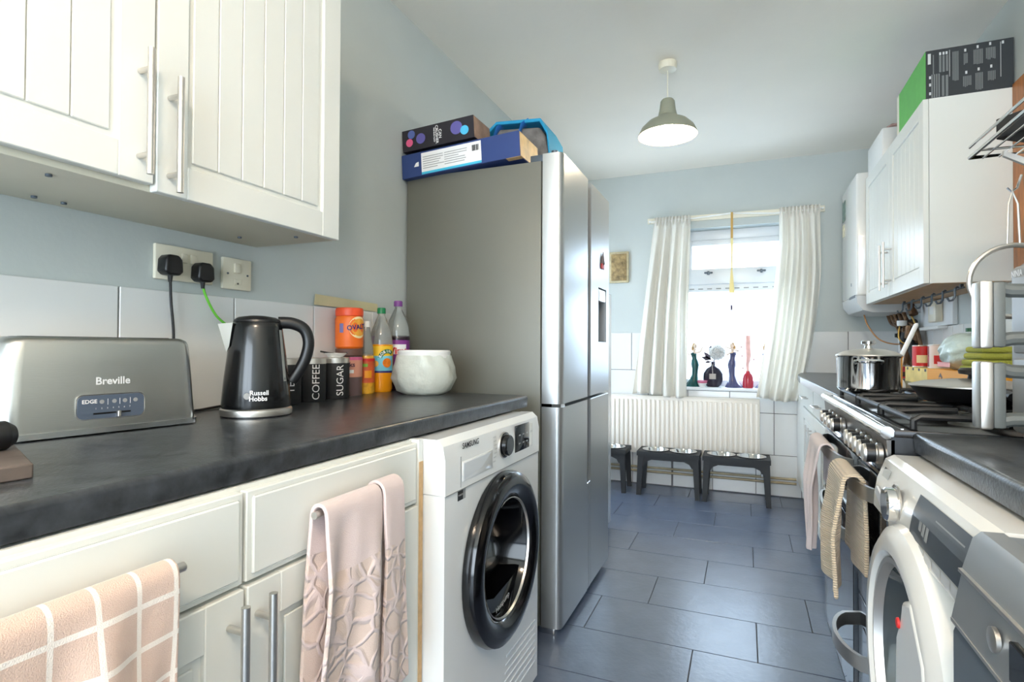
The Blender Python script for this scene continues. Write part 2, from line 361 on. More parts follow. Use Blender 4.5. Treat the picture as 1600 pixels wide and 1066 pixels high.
# ---------------------------------------------------------------- Samsung washing machine
t = thing('washing_machine', 'white washing machine with black porthole door beside the tall fridge', 'washing machine', (-.9, 1.365, 0))
b = B().box(-1.2, -.76, 1.067, 1.663, .02, .8455).box(-.77, -.635, 1.067, 1.663, .726, .8455).box(-.77, -.602, 1.067, 1.663, .02, .05)
hole_plate(b, -.77, -.602, 1.067, 1.663, .049, .7245, 1.365, .487, .17).build('body', enamel, t)
B().prism([(-.6, .725), (-.6, .80), (-.606, .833), (-.622, .8475), (-.66, .8475), (-.66, .726)], 1.0655, 1.6645, 'XZ').build('control_panel', enamel, t)
B().box(-.603, -.5985, 1.067, 1.663, .7235, .7255).build('panel_seam', greyprint, t)
for fy in (1.1, 1.62):
    B().cyl((-.65, fy, 0), (-.65, fy, .03), .02).build('foot', blackp, t)
DC = (-.6, 1.368, .497)
dd = B().lathe([(.222, 0), (.224, .012), (.219, .028), (.207, .035), (.19, .039), (.168, .034), (.156, .022), (.15, .010), (.148, .002)], DC, 56, 'X').build('door', blackg, t)
B().lathe([(.15, .012), (.146, .0), (.135, -.06), (.115, -.10), (.06, -.12), (0, -.125)], (DC[0]+.004, DC[1], DC[2]), 40, 'X').build('door_glass', dglass, dd)
B().lathe([(.153, .0205), (.1545, .0235), (.152, .024), (.150, .018)], DC, 48, 'X').build('chrome_rim', satin, dd)
B().prism([(DC[1]-.125, DC[2]-.07), (DC[1]-.08, DC[2]-.122), (DC[1], DC[2]-.146), (DC[1]+.08, DC[2]-.122), (DC[1]+.125, DC[2]-.07), (DC[1]+.07, DC[2]-.085), (DC[1]-.05, DC[2]-.095)], -.66, -.597, 'YZ').build('drum_lip', blackg, dd)
text('Heatpump', .021, whitep, dd, '+X', (-.597, 1.375, .37), rot=.15, depth=.001)
kb = B().lathe([(.034, 0), (.034, .006), (.029, .007), (.028, .017), (.025, .02), (0, .02)], (-.6, 1.385, .788), 32, 'X').build('programme_knob', blackg, t)
B().lathe([(.0355, 0), (.0355, .004), (.033, .0045)], (-.6, 1.385, .788), 32, 'X').build('chrome_ring', satin, kb)
dp = B().box(-.601, -.5985, 1.465, 1.575, .752, .828, .001).build('display', dglass, t)
for i in range(3):
    for j in range(2): B().box(-.5985, -.5981, 1.49+i*.03, 1.503+i*.03, .772+j*.024, .776+j*.024).build('display_icon', greyprint, dp)
for (y, z, w, h) in ((1.585, .80, .017, .022), (1.59, .755, .014, .038)): B().box(-.6, -.599, y, y+w, z, z+h, .0004, 1).build('button', white, t)
B().box(-.6, -.5988, 1.135, 1.138, .73, .80).build('drawer_edge', greyprint, t)
sd = B().box(-.602, -.5985, 1.145, 1.31, .741, .787, .001).build('detergent_drawer', enamel, t)
B().prism([(1.15, .745), (1.15, .783), (1.30, .783), (1.25, .757)], -.5986, -.598, 'YZ').build('drawer_grip', M('shade_white', (214, 218, 222), .3), sd)
text('SAMSUNG', .019, blackp, t, '+X', (-.6, 1.188, .828-.006), sx=1.0, bold=.0004)
st = B().box(-.602, -.6008, 1.127, 1.151, .70, .722).build('sticker', blackp, t); B().box(-.602, -.6009, 1.152, 1.164, .70, .722).build('sticker', greyprint, t)
text('INVERTER', .005, whitep, t, '+X', (-.6008, 1.139, .712))
for i in range(7): B().box(-.602, -.6, 1.385+i*.005, 1.38+.26, .075+i*.021, .079+i*.021).build('vent_louvre', M('shade_white', (214,218,222)), t)
for i in range(7):
    z = .842-.0
    text('cotton', .0065, greyprint, t, '+X', (-.6, 1.335-.004*abs(i-3), .755+i*.0105))

# ---------------------------------------------------------------- fridge freezer
t = thing('fridge_freezer', 'tall brushed silver four-door fridge freezer with boxes on top', 'fridge', (-.95, 2.317, 0))
B().box(XL+.01, -.692, 1.933, 2.70, .03, 1.745, .004).build('body', fridgeside, t)
for x in (-1.2, -.73):
    for y in (1.96, 2.67): B().cyl((x, y, 0), (x, y, .032), .018).build('foot', blackp, t)
fy0, fy1, fm = 1.935, 2.70, 2.33
def rdoor(name, y0, y1, z0, z1):
    pts = [(-.687, y0), (-.632, y0), (-.620, y0+.004), (-.613, y0+.012), (-.611, y0+.03), (-.611, y1-.004), (-.614, y1), (-.687, y1)]
    return B().prism([(p[0], p[1]) for p in pts], z0, z1, 'XY')
rdoor('d', fy0, 2.303, .846, 1.77).build('upper_door', fridgem, t)
b = B(); b.box(-.687, -.612, 2.357, 2.49, .846, 1.77).box(-.687, -.612, 2.65, fy1, .846, 1.77).box(-.687, -.612, 2.49, 2.65, 1.33, 1.77).box(-.687, -.612, 2.49, 2.65, .846, 1.08)
ud = b.build('upper_door', fridgem, t)
dsp = B().box(-.685, -.67, 2.492, 2.648, 1.082, 1.328).build('dispenser_recess', greyd, ud); B().box(-.67, -.615, 2.5, 2.64, 1.27, 1.325, .004).build('dispenser_panel', satin, ud)
B().box(-.668, -.64, 2.55, 2.59, 1.2, 1.27, .004).build('dispenser_lever', blackp, ud)
b = rdoor('d', fy0, 2.303, .03, .834); b.box(-.687, -.612, 2.302, 2.328, .03, .48, .002, 1); b.build('lower_door', fridgem, t)
b = B().box(-.687, -.612, 2.357, fy1, .03, .834, .003, 1); b.box(-.687, -.612, 2.332, 2.358, .03, .48, .002, 1); b.build('lower_door', fridgem, t)
B().box(-.69, -.672, 2.30, 2.36, .05, 1.76).build('grip_channel', blackp, t); B().box(-.69, -.65, 1.94, 2.695, .832, .848).build('door_gasket', blackp, t)
B().box(-.70, -.615, 1.94, 1.99, .8345, .8455).build('hinge', chrome, t)
B().box(-.74, -.64, 1.945, 1.99, 1.746, 1.772, .003).cyl((-.65, 1.965, 1.765), (-.65, 1.965, 1.785), .012).build('hinge_cover', greyd, t)
B().box(-.70, -.64, 1.95, 2.0, 0, .03, .004).build('levelling_foot', chrome, t)
# white appliance edge beyond fridge
t = thing('upright_freezer', 'white upright appliance whose edge shows just beyond the silver fridge', 'freezer', (-.93, 3.0, 0))
B().box(XL+.02, -.785, 2.725, 3.27, .0, 1.372, .006).build('body', enamel, t); B().box(-.783, -.724, 2.725, 3.27, .03, 1.372, .008).build('door', enamel, t)
# boxes on fridge
def rotbox(name, label, cat, cx, cy, cz, rz, ry, group=None):
    o = thing(name, label, cat, (cx, cy, cz), 0, group); o.rotation_euler = (0, ry, rz); return o
bx = rotbox('cardboard_box', 'long blue cardboard box with white label on top of the fridge', 'box', -1.022, 1.905, 1.748, 0, -.06)
B().box(-.258, .258, 0, .2, 0, .097, .0015, 1).build('carton', blue, bx, local=True)
B().box(-.165, .10, -.0012, 0, .008, .09).build('printed_label', whitep, bx, local=True); B().box(-.165, .10, -.0016, 0, .004, .013).build('label_stripe', M('cyan_print', (70, 190, 220)), bx, local=True)
b = B()
for i in range(6):
    b.box(-.158, -.09+random.uniform(-.02, .03), -.0018, -.001, .026+i*.009, .0285+i*.009); b.box(-.06, .03+random.uniform(-.03, .02), -.0018, -.001, .026+i*.009, .0285+i*.009)
b.build('label_text', greyprint, bx, local=True)
b = B()
for i in range(9): b.box(.062+i*.0035, .0635+i*.0035+random.choice((0, .0012)), -.0018, -.001, .055, .078)
b.build('barcode', blackp, bx, local=True)
B().prism([(-.2, .04), (-.19, .055), (-.178, .058), (-.178, .04)], -.0012, -.0005, 'XZ').build('logo', whitep, bx, local=True)
B().box(.2582, .2594, .004, .196, .003, .094).build('end_print', M('food_photo', (205, 170, 110), .5, var=.4, scale=18), bx, local=True)
B().box(.2, .262, .0, .03, -.001, .0, 0).build('end_flap', chip, bx, local=True)
bx = rotbox('cardboard_box', 'black can crusher carton with coloured light spots lying on the blue box', 'box', -1.118, 1.907, 1.8515, 0, -.06)
B().box(-.162, .162, 0, .15, 0, .088, .001, 1).build('carton', M('box_black', (40, 37, 44), .4), bx, local=True)
for i, (x, z, r, c) in enumerate(((-.118, .066, .017, (84, 104, 170)), (-.128, .034, .016, (226, 96, 140)), (-.075, .042, .021, (98, 92, 160)), (.087, .052, .026, (98, 92, 160)), (.122, .036, .018, (80, 190, 230)))):
    B().prism(disc2(lambda a, c_: (x+a, z+c_), r), -.0006-.0002*i, .0, 'XZ').build('light_spot', M('spot%d' % i, c, .5), bx, local=True)
for s, o_, z in (('CAN', .014, .017), ('CRUSHER', -.001, .017), ('With Bottle Opener', -.0125, .007)): text(s, z, whitep, bx, '-Y', (o_, -.0004, .044), rot=-PI/2, local=True, bold=.0003)
B().box(.1622, .1634, .003, .147, .003, .085).build('end_print', M('can_photo', (150, 120, 100), .5, var=.35, scale=20), bx, local=True)
cb = thing('cooler_bag', 'turquoise and grey cooler bag slumped on the fridge top behind the boxes', 'bag', (-.90, 2.28, 1.746)); cb.scale = (.88, 1, .97)
prof = [(-.165, 0), (.165, 0), (.168, .12), (.15, .20), (.12, .245), (-.10, .262), (-.15, .22), (-.168, .12)]
gf = M('grey_felt', (118, 114, 110), .9, var=.25, scale=30, bump=.3, bscale=120); tq = M('turquoise_fabric', (30, 150, 196), .7, bump=.2, bscale=200)
B().prism(prof, -.09, .10, 'XZ').build('body', gf, cb, local=True, mods=(('BEVEL', dict(width=.015, segments=3)),))
B().prism([(-.17, .19), (-.155, .235), (-.10, .277), (.125, .262), (.16, .205), (.172, .1), (.18, .1), (.168, .215), (.13, .277), (-.10, .292), (-.165, .245), (-.18, .19)], -.1, .11, 'XZ').build('lid', tq, cb, local=True, mods=(('BEVEL', dict(width=.004, segments=2)),))
for hx in (-.10, .03): B().tube([(hx-.02, -.103, .15), (hx-.005, -.115, .2), (hx+.01, -.11, .25), (hx+.02, -.06, .285)], .018, 8, flat=.22).build('strap', M('blue_strap', (36, 110, 190), .6), cb, local=True)
B().tube([(.17, -.09, .03), (.2, -.1, .015), (.23, -.11, .05)], .006, 6).build('buckle', blackp, cb, local=True)
# magnet
mg = thing('fridge_magnet', 'small souvenir magnet of towers on the far fridge door', 'magnet', (-.6115, 2.555, 1.42))
B().box(-.6115, -.604, 2.53, 2.58, 1.42, 1.445, .003).build('base', M('magnet_red', (170, 50, 50), .5), mg); B().cyl((-.607, 2.545, 1.445), (-.607, 2.545, 1.49), .007, .001, 8).cyl((-.607, 2.56, 1.445), (-.607, 2.56, 1.502), .008, .001, 8).cyl((-.607, 2.572, 1.445), (-.607, 2.572, 1.48), .006, .001, 8).build('towers', M('magnet_grey', (110, 100, 100), .6), mg)
# picture on the back wall
pc = thing('wall_plaque', 'small embossed picture plaque on the back wall beside the fridge', 'picture', (-.915, YW-.012, 1.57))
B().box(-.99, -.838, YW-.022, YW-.001, 1.572, 1.818, .005).build('backing', M('plaque_cream', (196, 184, 150), .7, var=.2, scale=30, bump=.5, bscale=60), pc)
B().box(-.975, -.853, YW-.028, YW-.02, 1.588, 1.80, .003).build('picture', M('plaque_scene', (150, 128, 88), .7, var=.55, scale=28, bump=.8, bscale=50), pc)

# ---------------------------------------------------------------- pendant lamp
LP = (-.336, 2.726)
t = thing('pendant_lamp', 'sage green metal pendant lamp, lit, hanging from the ceiling', 'lamp', (LP[0], LP[1], 2.07))
B().lathe([(0, 2.419), (.042, 2.419), (.044, 2.405), (.040, 2.385), (.012, 2.38), (0, 2.38)], (LP[0], LP[1], 0), 28).build('ceiling_rose', cream, t)
B().cyl((LP[0], LP[1], 2.24), (LP[0], LP[1], 2.382), .003, seg=8).build('cord', cream, t)
sh = M('shade_sage', (150, 152, 134), .45)
pr_ = [(.137, 2.068), (.135, 2.078), (.122, 2.105), (.095, 2.132), (.06, 2.15), (.045, 2.162), (.038, 2.19), (.033, 2.232), (.026, 2.242), (.0, 2.244)]
B().lathe(pr_, (LP[0], LP[1], 0), 48).build('lamp_shade', sh, t)
B().lathe([(.1355, 2.069), (.1335, 2.078), (.1205, 2.103), (.094, 2.129), (.059, 2.147), (.03, 2.155), (0, 2.157)], (LP[0], LP[1], 0), 48).build('shade_lining', M('lamp_white', (255, 246, 226), .5), t)
B().lathe([(0, 2.072), (.02, 2.078), (.03, 2.095), (.028, 2.115), (.016, 2.135), (.013, 2.155)], (LP[0], LP[1], 0), 24).build('bulb', M('bulb_glow', (255, 238, 205), .5, emit=60), t)
def point(name, loc, power, r, col, parent=None):
    l = bpy.data.lights.new(name, 'POINT'); l.energy = power; l.shadow_soft_size = r; l.color = col
    o = bpy.data.objects.new(name, l); COL.objects.link(o); o.location = loc
    if parent is not None: o.parent = parent; o.location = Vector(loc)-Vector(parent.location)
point('lamp_light', (LP[0], LP[1], 2.062), 4, .03, (1, .86, .66), t)
t = thing('added_fill_globe', 'added globe light, unseen behind the viewpoint, that brightens the ceiling', 'lamp', (.1, -.5, 2.2))  # extra glowing globe out of view, added to lift the ceiling brightness
B().lathe([(0, 2.419), (.06, 2.419), (.06, 2.40), (.05, 2.39)], (.1, -.5, 0), 24).build('fill_globe_plate', white, t)
B().lathe([(.05, 2.392), (.10, 2.36), (.125, 2.31), (.11, 2.25), (.06, 2.21), (0, 2.2)], (.1, -.5, 0), 32).build('fill_globe_shell', M('fill_glow', (255, 232, 206), .5, emit=60), t)

# ---------------------------------------------------------------- curtains and rail
rl = thing('curtain_rail', 'cream curtain rail board above the window', 'curtain rail', (-.08, YW-.02, 2.0))
B().prism([(-.69, 2.02), (.52, 2.012), (.52, 2.052), (-.69, 2.06)], YW-.022, YW-.001, 'XZ').build('board', cream, rl)
B().tube([(-.67, YW-.05, 2.028), (-.35, YW-.05, 2.03), (-.08, YW-.05, 2.046), (.2, YW-.05, 2.02), (.505, YW-.05, 2.03)], .005, 8).build('wire', white, rl)
for x in (-.67, .505): B().cyl((x, YW-.023, 2.03), (x, YW-.055, 2.03), .007, seg=10).build('bracket', white, rl)
linen = M('curtain_linen', (247, 244, 236), .9, var=.015, scale=6, bump=.06, bscale=250, tlu=.32)
def curtain(label, left, right, folds, ph):
    def fn(u, v):
        z = 2.055-v*(2.055-.695); xl_ = left(v); xr_ = right(v); x = xl_+(xr_-xl_)*u
        a = .010+.018*min(1, v*3)+.008*v
        y = YW-.062-.02*v+a*math.sin(u*folds*2*PI+ph+1.2*math.sin(v*3+ph))+.003*math.sin(u*folds*5.1*PI+v*2)
        if v < .035: y = YW-.055+.012*math.sin(u*folds*2.7*2*PI)
        return (x, min(y, YW-.022), z+.012*math.sin(u*5+ph)*v)
    o = B().grid(fn, 110, 60).build('curtain', linen, ang=180, mods=(('SOLIDIFY', dict(thickness=.0015)),)); return tag(o, label, 'curtain')
sm = lambda a, b, t: a+(b-a)*(t*t*(3-2*t))
curtain('left cream curtain at the window, hanging straight with its hem flared towards the fridge', lambda v: -.632-.165*v, lambda v: -.366-.035*v, 4.2, .4)
curtain('right cream curtain at the window, swept aside with its hem pulled left', lambda v: .232-.15*max(0, (v-.2)/.8)**1.1, lambda v: .486+.01*math.sin(v*PI)-.13*max(0, (v-.3)/.7)**1.5, 4, 1.5)
rb = thing('hanging_ornament', 'yellow ribbon with a small dark ornament hanging in the window', 'ornament', (-.06, YW-.06, 1.35))
B().box(-.088, -.072, YW-.062, YW-.06, 1.86, 2.05).build('ribbon', M('gold_ribbon', (214, 178, 104), .6, tlu=.3), rb)
b = B(); b.prism([(-.088, 1.86), (-.072, 1.86), (-.075, 1.63), (-.085, 1.63)], YW-.062, YW-.06, 'XZ'); b.prism([(-.086, 1.64), (-.077, 1.64), (-.062, 1.46), (-.1, 1.46)], YW-.0605, YW-.0585, 'XZ'); b.build('tassel', M('pale_ribbon', (240, 226, 170), .6, tlu=.3), rb)
B().cyl((-.083, YW-.06, 1.46), (-.083, YW-.06, 1.37), .001, seg=6).build('thread', white, rb); B().ball((-.083, YW-.06, 1.352), .008, .008, .022).build('bead', M('bead_violet', (88, 82, 110), .3), rb)
# ---------------------------------------------------------------- sill ornaments
SZ = WZ0
def figurine(label, x, y, dress, trim_c, h=.35, lean=1, mir=1):
    t = thing('lady_figurine', label, 'figurine', (x, y, SZ), 0, 'lady figurines on the window sill')
    dm = M('dress_'+dress[0], dress[1], .25, var=.25, scale=18, stretch=(3, 3, .6)); sk = M('figurine_skin', (222, 200, 180), .4); hr = M('figurine_hair', (176, 140, 90), .5)
    k = h/.35; P = lambda r, z: (r*k, z*k)
    b = B(); pr_ = [P(.062, 0), P(.055, .012), P(.036, .04), P(.022, .09), P(.024, .14), P(.030, .165), P(.027, .19), P(.018, .215), P(.02, .235), P(.024, .25), P(.012, .262), P(0, .263)]
    b.lathe(pr_, (0, 0, 0), 24)
    for v in b.bm.verts:
        z = v.co.z/k; v.co.x += mir*(.018*math.sin(z*11)-.01); a = math.atan2(v.co.y, v.co.x); v.co *= 1; v.co.x *= 1+.12*math.sin(5*a)*(1 if z < .06 else 0)
    b.build('dress', dm, t, local=True)
    ox = mir*.002
    b = B(); b.tube([(ox, 0, .255*k), (ox, 0, .272*k), (ox+.004*mir, -.002, .292*k)], .009, 10, rads=[.018*k, .010*k, .008*k]); b.ball((ox+.006*mir, -.004, .312*k), .015*k, .016*k, .02*k, 12, 8)
    b.tube([(ox-.016, 0, .258*k), (ox-.04, -.006, .24*k), (ox-.03*mir-.02, -.01, .275*k)], .005, 8, rads=[.007, .006, .004]); b.tube([(ox+.016, 0, .258*k), (ox+.045, -.006, .27*k), (ox+.06*mir, -.01, .305*k)], .005, 8, rads=[.007, .006, .004])
    b.build('torso', sk, t, local=True)
    B().ball((ox+.002*mir, .004, .318*k), .018*k, .019*k, .019*k, 12, 8).ball((ox-.012*mir, .012, .295*k), .012*k, .012*k, .02*k, 10, 8).build('hair', hr, t, local=True)
    return t
figurine('green-dressed lady figurine next to the left curtain', -.350, YW+.045, ('green', (18, 74, 72)), None, .345, 1, 1)
figurine('violet-blue dressed lady figurine beside the red vase', -.076, YW+.05, ('violet', (74, 76, 112)), None, .35, 1, -1)
figurine('lady figurine half hidden behind the right curtain', .15, YW+.06, ('blue', (80, 90, 115)), None, .35, 1, 1)
d = thing('trinket_dish', 'small pink and white lotus dish between figurine and dark vase', 'dish', (-.288, YW-.002, SZ))
B().lathe([(.0, 0), (.018, 0), (.026, .012), (.034, .03), (.031, .03), (.022, .014), (0, .006)], (-.288, YW-.002, SZ), 20).build('bowl', white, d); B().lathe([(.033, .03), (.038, .047), (.033, .049), (.028, .032)], (-.288, YW-.002, SZ), 20).build('petal_rim', M('pink_glass', (208, 110, 140), .2), d)
v = thing('bottle_vase', 'dark round bottle vase with tag holding a white pompom flower', 'vase', (-.215, YW+.06, SZ))
vc = (-.215, YW+.06, SZ)
B().lathe([(0, 0), (.04, 0), (.06, .02), (.072, .06), (.07, .1), (.05, .135), (.02, .155), (.014, .16), (.014, .185), (.017, .19), (.012, .19), (.0, .15)], vc, 32, sy=.6).build('vase_body', M('dark_violet_glass', (44, 40, 54), .1), v)
B().box(vc[0]-.024, vc[0]+.022, vc[1]-.049, vc[1]-.047, SZ+.06, SZ+.10).tube([(vc[0], vc[1]-.048, SZ+.10), (vc[0]-.004, vc[1]-.03, SZ+.15), (vc[0], vc[1]-.014, SZ+.17)], .002, 6).build('paper_tag', M('tag_card', (180, 172, 165), .7), v)
fc = Vector((-.185, YW+.03, SZ+.262))
B().tube([(vc[0], vc[1], SZ+.15), (vc[0]+.008, vc[1]-.01, SZ+.2), tuple(fc)], .004, 8).build('stem', M('dark_leaf', (58, 46, 66), .5), v)
b = B(); rr = random.Random(3)
for i in range(90):
    th = math.acos(1-2*(i+.5)/90); ph = i*2.39996; n_ = Vector((math.sin(th)*math.cos(ph), math.sin(th)*math.sin(ph), math.cos(th)))
    q = fc+n_*.045; u = n_.orthogonal().normalized(); w = n_.cross(u)
    pts = [q-n_*.02, q+u*.017+n_*.004, q+n_*.021+w*.003*rr.uniform(-1, 1), q-u*.017+n_*.004]
    b.bm.faces.new([b.bm.verts.new(p) for p in pts]); pts = [q-n_*.02, q+w*.017+n_*.004, q+n_*.019, q-w*.017+n_*.004]; b.bm.faces.new([b.bm.verts.new(p) for p in pts])
b.ball(tuple(fc), .045); b.build('flower_head', M('petal_white', (240, 240, 238), .7, tlu=.2), v)
for (p, q) in (((-.225, SZ+.2), (-.28, SZ+.265)), ((-.222, SZ+.205), (-.30, SZ+.225)), ((-.225, SZ+.19), (-.275, SZ+.185)), ((-.24, SZ+.27), (-.225, SZ+.315))):
    mx, mz = (p[0]+q[0])/2, (p[1]+q[1])/2; nx, nz = -(q[1]-p[1])*.22, (q[0]-p[0])*.22
    B().prism([p, (mx+nx, mz+nz), q, (mx-nx, mz-nz)], YW+.028, YW+.031, 'XZ').build('leaf', M('dark_leaf', (58, 46, 66)), v)
r = thing('bud_vase', 'red bud vase with pink twig stick at the right of the sill', 'vase', (.028, YW+.035, SZ)); rc = (.028, YW+.035, SZ)
B().lathe([(0, 0), (.034, 0), (.037, .012), (.037, .07), (.031, .095), (.016, .112), (.014, .125), (.011, .125), (.011, .11), (0, .1)], rc, 28).build('vase_body', M('red_glass', (168, 40, 56), .15), r)
B().tube([(rc[0], rc[1], SZ+.1), (rc[0]-.004, rc[1], SZ+.17), (rc[0]+.004, rc[1], SZ+.23), (rc[0], rc[1], SZ+.31), (rc[0], rc[1], SZ+.385)], .01, 8, rads=[.008, .011, .018, .019, .018]).build('stick', M('pink_wood', (234, 184, 176), .7, var=.12, scale=40), r)
for (dx, z) in ((-.045, .3), (-.04, .235), (-.035, .145), (.04, .21)): B().tube([(rc[0], rc[1], SZ+z-.02), (rc[0]+dx, rc[1], SZ+z)], .002, 6).ball((rc[0]+dx, rc[1], SZ+z), .008, .005, .006, 8, 6).build('twig', M('twig_pink', (190, 150, 150), .7), r)

# ---------------------------------------------------------------- radiator and pipes
t = thing('radiator', 'white panel radiator with vertical flutes under the window', 'radiator', (-.44, YW-.06, .24))
B().box(-1.0, .105, YW-.07, YW-.03, .25, .685, .004).build('panel', radm, t)
rib = None
for i in range(32):
    x = -.985+i*.0342
    if rib is None: rib = B().box(x, x+.019, YW-.079, YW-.069, .275, .662, .0045).build('flute', radm, t)
    else: inst(rib, t, (i*.0342, 0, 0))
B().box(-1.0, .105, YW-.075, YW-.028, .685, .692, .002).build('top_grille', radm, t)
for x in (-.9, 0): B().box(x-.02, x+.02, YW-.031, YW-.0095, .3, .64).build('bracket', radm, t)
B().cyl((.12, YW-.05, .14), (.12, YW-.05, .27), .01).cyl((.105, YW-.05, .265), (.135, YW-.05, .265), .012).build('valve', chrome, t)
pp = thing('heating_pipes', 'pair of painted heating pipes running along the bottom of the tiled wall', 'pipe', (-.4, YW-.04, .1))
pm = M('aged_pipe', (170, 155, 125), .45, .3, var=.2, scale=12)
for z in (.105, .135): B().cyl((XL+.01, YW-.03, z), (.34, YW-.03, z), .009, seg=12).build('pipe', pm, pp)

# ---------------------------------------------------------------- raised dog feeders
def feeder(label, x0, food=False):
    w, y0, y1, h = .425, 4.065, 4.285, .31; x1 = x0+w; cx = x0+w/2
    t = thing('dog_feeder', label, 'pet feeder', (cx, (y0+y1)/2, 0), 0, 'raised dog feeders under the radiator')
    b = B(); n = 28
    cs = [(x0+.115, (y0+y1)/2), (x1-.115, (y0+y1)/2)]; R = .085
    # top with two round holes: strips between circle and square cell
    for k, (ccx, ccy) in enumerate(cs):
        xa, xb = (x0, cx) if k == 0 else (cx, x1)
        sq = []
        for i in range(n):
            a = 2*PI*i/n; dx, dy = math.cos(a), math.sin(a)
            tx = ((xb-ccx) if dx > 0 else (xa-ccx))/dx if abs(dx) > 1e-6 else 9; ty = ((y1-ccy) if dy > 0 else (y0-ccy))/dy if abs(dy) > 1e-6 else 9
            s = min(tx, ty); sq.append((ccx+dx*s, ccy+dy*s))
        cn = [(xa, y0), (xb, y0), (xb, y1), (xa, y1)]
        for cxy in cn:
            i = min(range(n), key=lambda q: (sq[q][0]-cxy[0])**2+(sq[q][1]-cxy[1])**2); sq[i] = cxy
        ins = [(ccx+R*math.cos(2*PI*i/n), ccy+R*math.sin(2*PI*i/n)) for i in range(n)]
        for z in (h, h-.02):
            A = [b.bm.verts.new((p[0], p[1], z)) for p in sq]; C = [b.bm.verts.new((p[0], p[1], z)) for p in ins]
            for i in range(n): b.bm.faces.new((A[i], A[(i+1)%n], C[(i+1)%n], C[i]))
    b.box(x0-.002, x1+.002, y0-.003, y0+.003, h-.03, h+.002).box(x0-.002, x1+.002, y1-.003, y1+.003, h-.03, h+.002).box(x0-.003, x0+.003, y0, y1, h-.03, h+.002).box(x1-.003, x1+.003, y0, y1, h-.03, h+.002)
    b.build('top', blackm, t)
    for yy_ in (y0+.004, y1-.012):
        pts = [(x0+.01, h-.02), (x1-.01, h-.02), (x1-.012, h-.11), (x1-.05, h-.095), (x1-.065, h-.07), (x1-.10, h-.055), (x0+.10, h-.055), (x0+.065, h-.07), (x0+.05, h-.095), (x0+.012, h-.11)]
        B().prism(pts, yy_, yy_+.008, 'XZ').build('apron', blackm, t)
    for sx, lx in ((-1, x0), (1, x1)):
        for sy, ly in ((-1, y0), (1, y1)):
            b = B(); a = .042; c_ = .03
            tx, ty = lx-sx*.004, ly-sy*.004; bx_, by_ = lx+sx*.004, ly+sy*.012
            T_ = [b.bm.verts.new(p) for p in ((tx, ty, h-.02), (tx-sx*a, ty, h-.02), (tx-sx*a, ty-sy*a*.6, h-.02), (tx, ty-sy*a*.6, h-.02))]
            L_ = [b.bm.verts.new(p) for p in ((bx_, by_, 0), (bx_-sx*c_, by_, 0), (bx_-sx*c_, by_-sy*c_*.8, 0), (bx_, by_-sy*c_*.8, 0))]
            for i in range(4): b.bm.faces.new((T_[i], T_[(i+1)%4], L_[(i+1)%4], L_[i]))
            b.bm.faces.new(T_); b.bm.faces.new(L_); b.build('leg', blackm, t)
    for k, (ccx, ccy) in enumerate(cs):
        bo = B().lathe([(.093, h+.004), (.094, h+.007), (.088, h+.008), (.083, h+.002), (.075, h-.03), (.06, h-.05), (0, h-.052)], (ccx, ccy, 0), 32).build('bowl', chrome, t)
        if food and k == (0 if food == 1 else 1): B().lathe([(.066, h-.03), (.05, h-.018), (.02, h-.014), (0, h-.013)], (ccx, ccy, 0), 18).build('kibble', M('dog_food', (120, 66, 44), .9, var=.5, scale=120, bump=1, bscale=150), bo)
    return t
feeder('black raised dog feeder half hidden behind the silver fridge', -1.222)
feeder('middle black raised dog feeder of the three under the radiator', -.712, 2)
feeder('black raised dog feeder nearest the right cupboards', -.262, 1)

# ---------------------------------------------------------------- sockets on left wall
def plate(name, label, cat, y0, y1, z0, z1):
    t = thing(name, label, cat, (XL+.005, (y0+y1)/2, z0)); B().box(XL+.001, XL+.012, y0, y1, z0, z1, .003).build('plate', cream, t); return t
t = plate('double_socket', 'cream double wall socket with two black plugs in it', 'socket', .88, 1.034, 1.21, 1.294)
for y in (.944, .968): B().box(XL+.011, XL+.017, y, y+.016, 1.256, 1.278, .002).build('rocker', cream, t)
t = plate('switched_spur', 'cream switched spur plate to the right of the double socket', 'switch', 1.064, 1.156, 1.205, 1.29)
B().box(XL+.011, XL+.018, 1.097, 1.116, 1.25, 1.276, .002).build('rocker', cream, t)
for (y, z) in ((1.078, 1.247), (1.142, 1.247), (1.11, 1.222)): B().cyl((XL+.011, y, z), (XL+.0135, y, z), .003, seg=8).build('screw', greyd, t)
B().box(XL+.0115, XL+.0135, 1.099, 1.123, 1.218, 1.234, .001, 1).build('fuse_holder', cream, t)
def plug(label, y, z, cm, pts):
    t = thing('mains_plug', label, 'plug', (XL+.02, y, z-.03))
    B().prism([(y-.02, z+.012), (y-.012, z+.022), (y+.012, z+.022), (y+.022, z+.012), (y+.024, z-.018), (y+.015, z-.026), (y-.012, z-.026), (y-.022, z-.018)], XL+.0125, XL+.045, 'YZ').build('plug_body', blackp, t, mods=(('BEVEL', dict(width=.004, segments=2)),))
    B().tube(pts, .0032, 10).build('cable', cm, t); B().cyl((XL+.03, y, z-.025), (XL+.03, y, z-.042), .006, .004, seg=10).build('strain_relief', blackp, t)
    return t
def sp(pts, n=8):
    out = []; P = [Vector(p) for p in pts]
    for i in range(len(P)-1):
        p0 = P[max(0, i-1)]; p1 = P[i]; p2 = P[i+1]; p3 = P[min(len(P)-1, i+2)]
        for k in range(n):
            t = k/n; out.append(.5*((2*p1)+(p2-p0)*t+(2*p0-5*p1+4*p2-p3)*t*t+(3*p1-p0-3*p2+p3)*t**3))
    out.append(P[-1]); return out
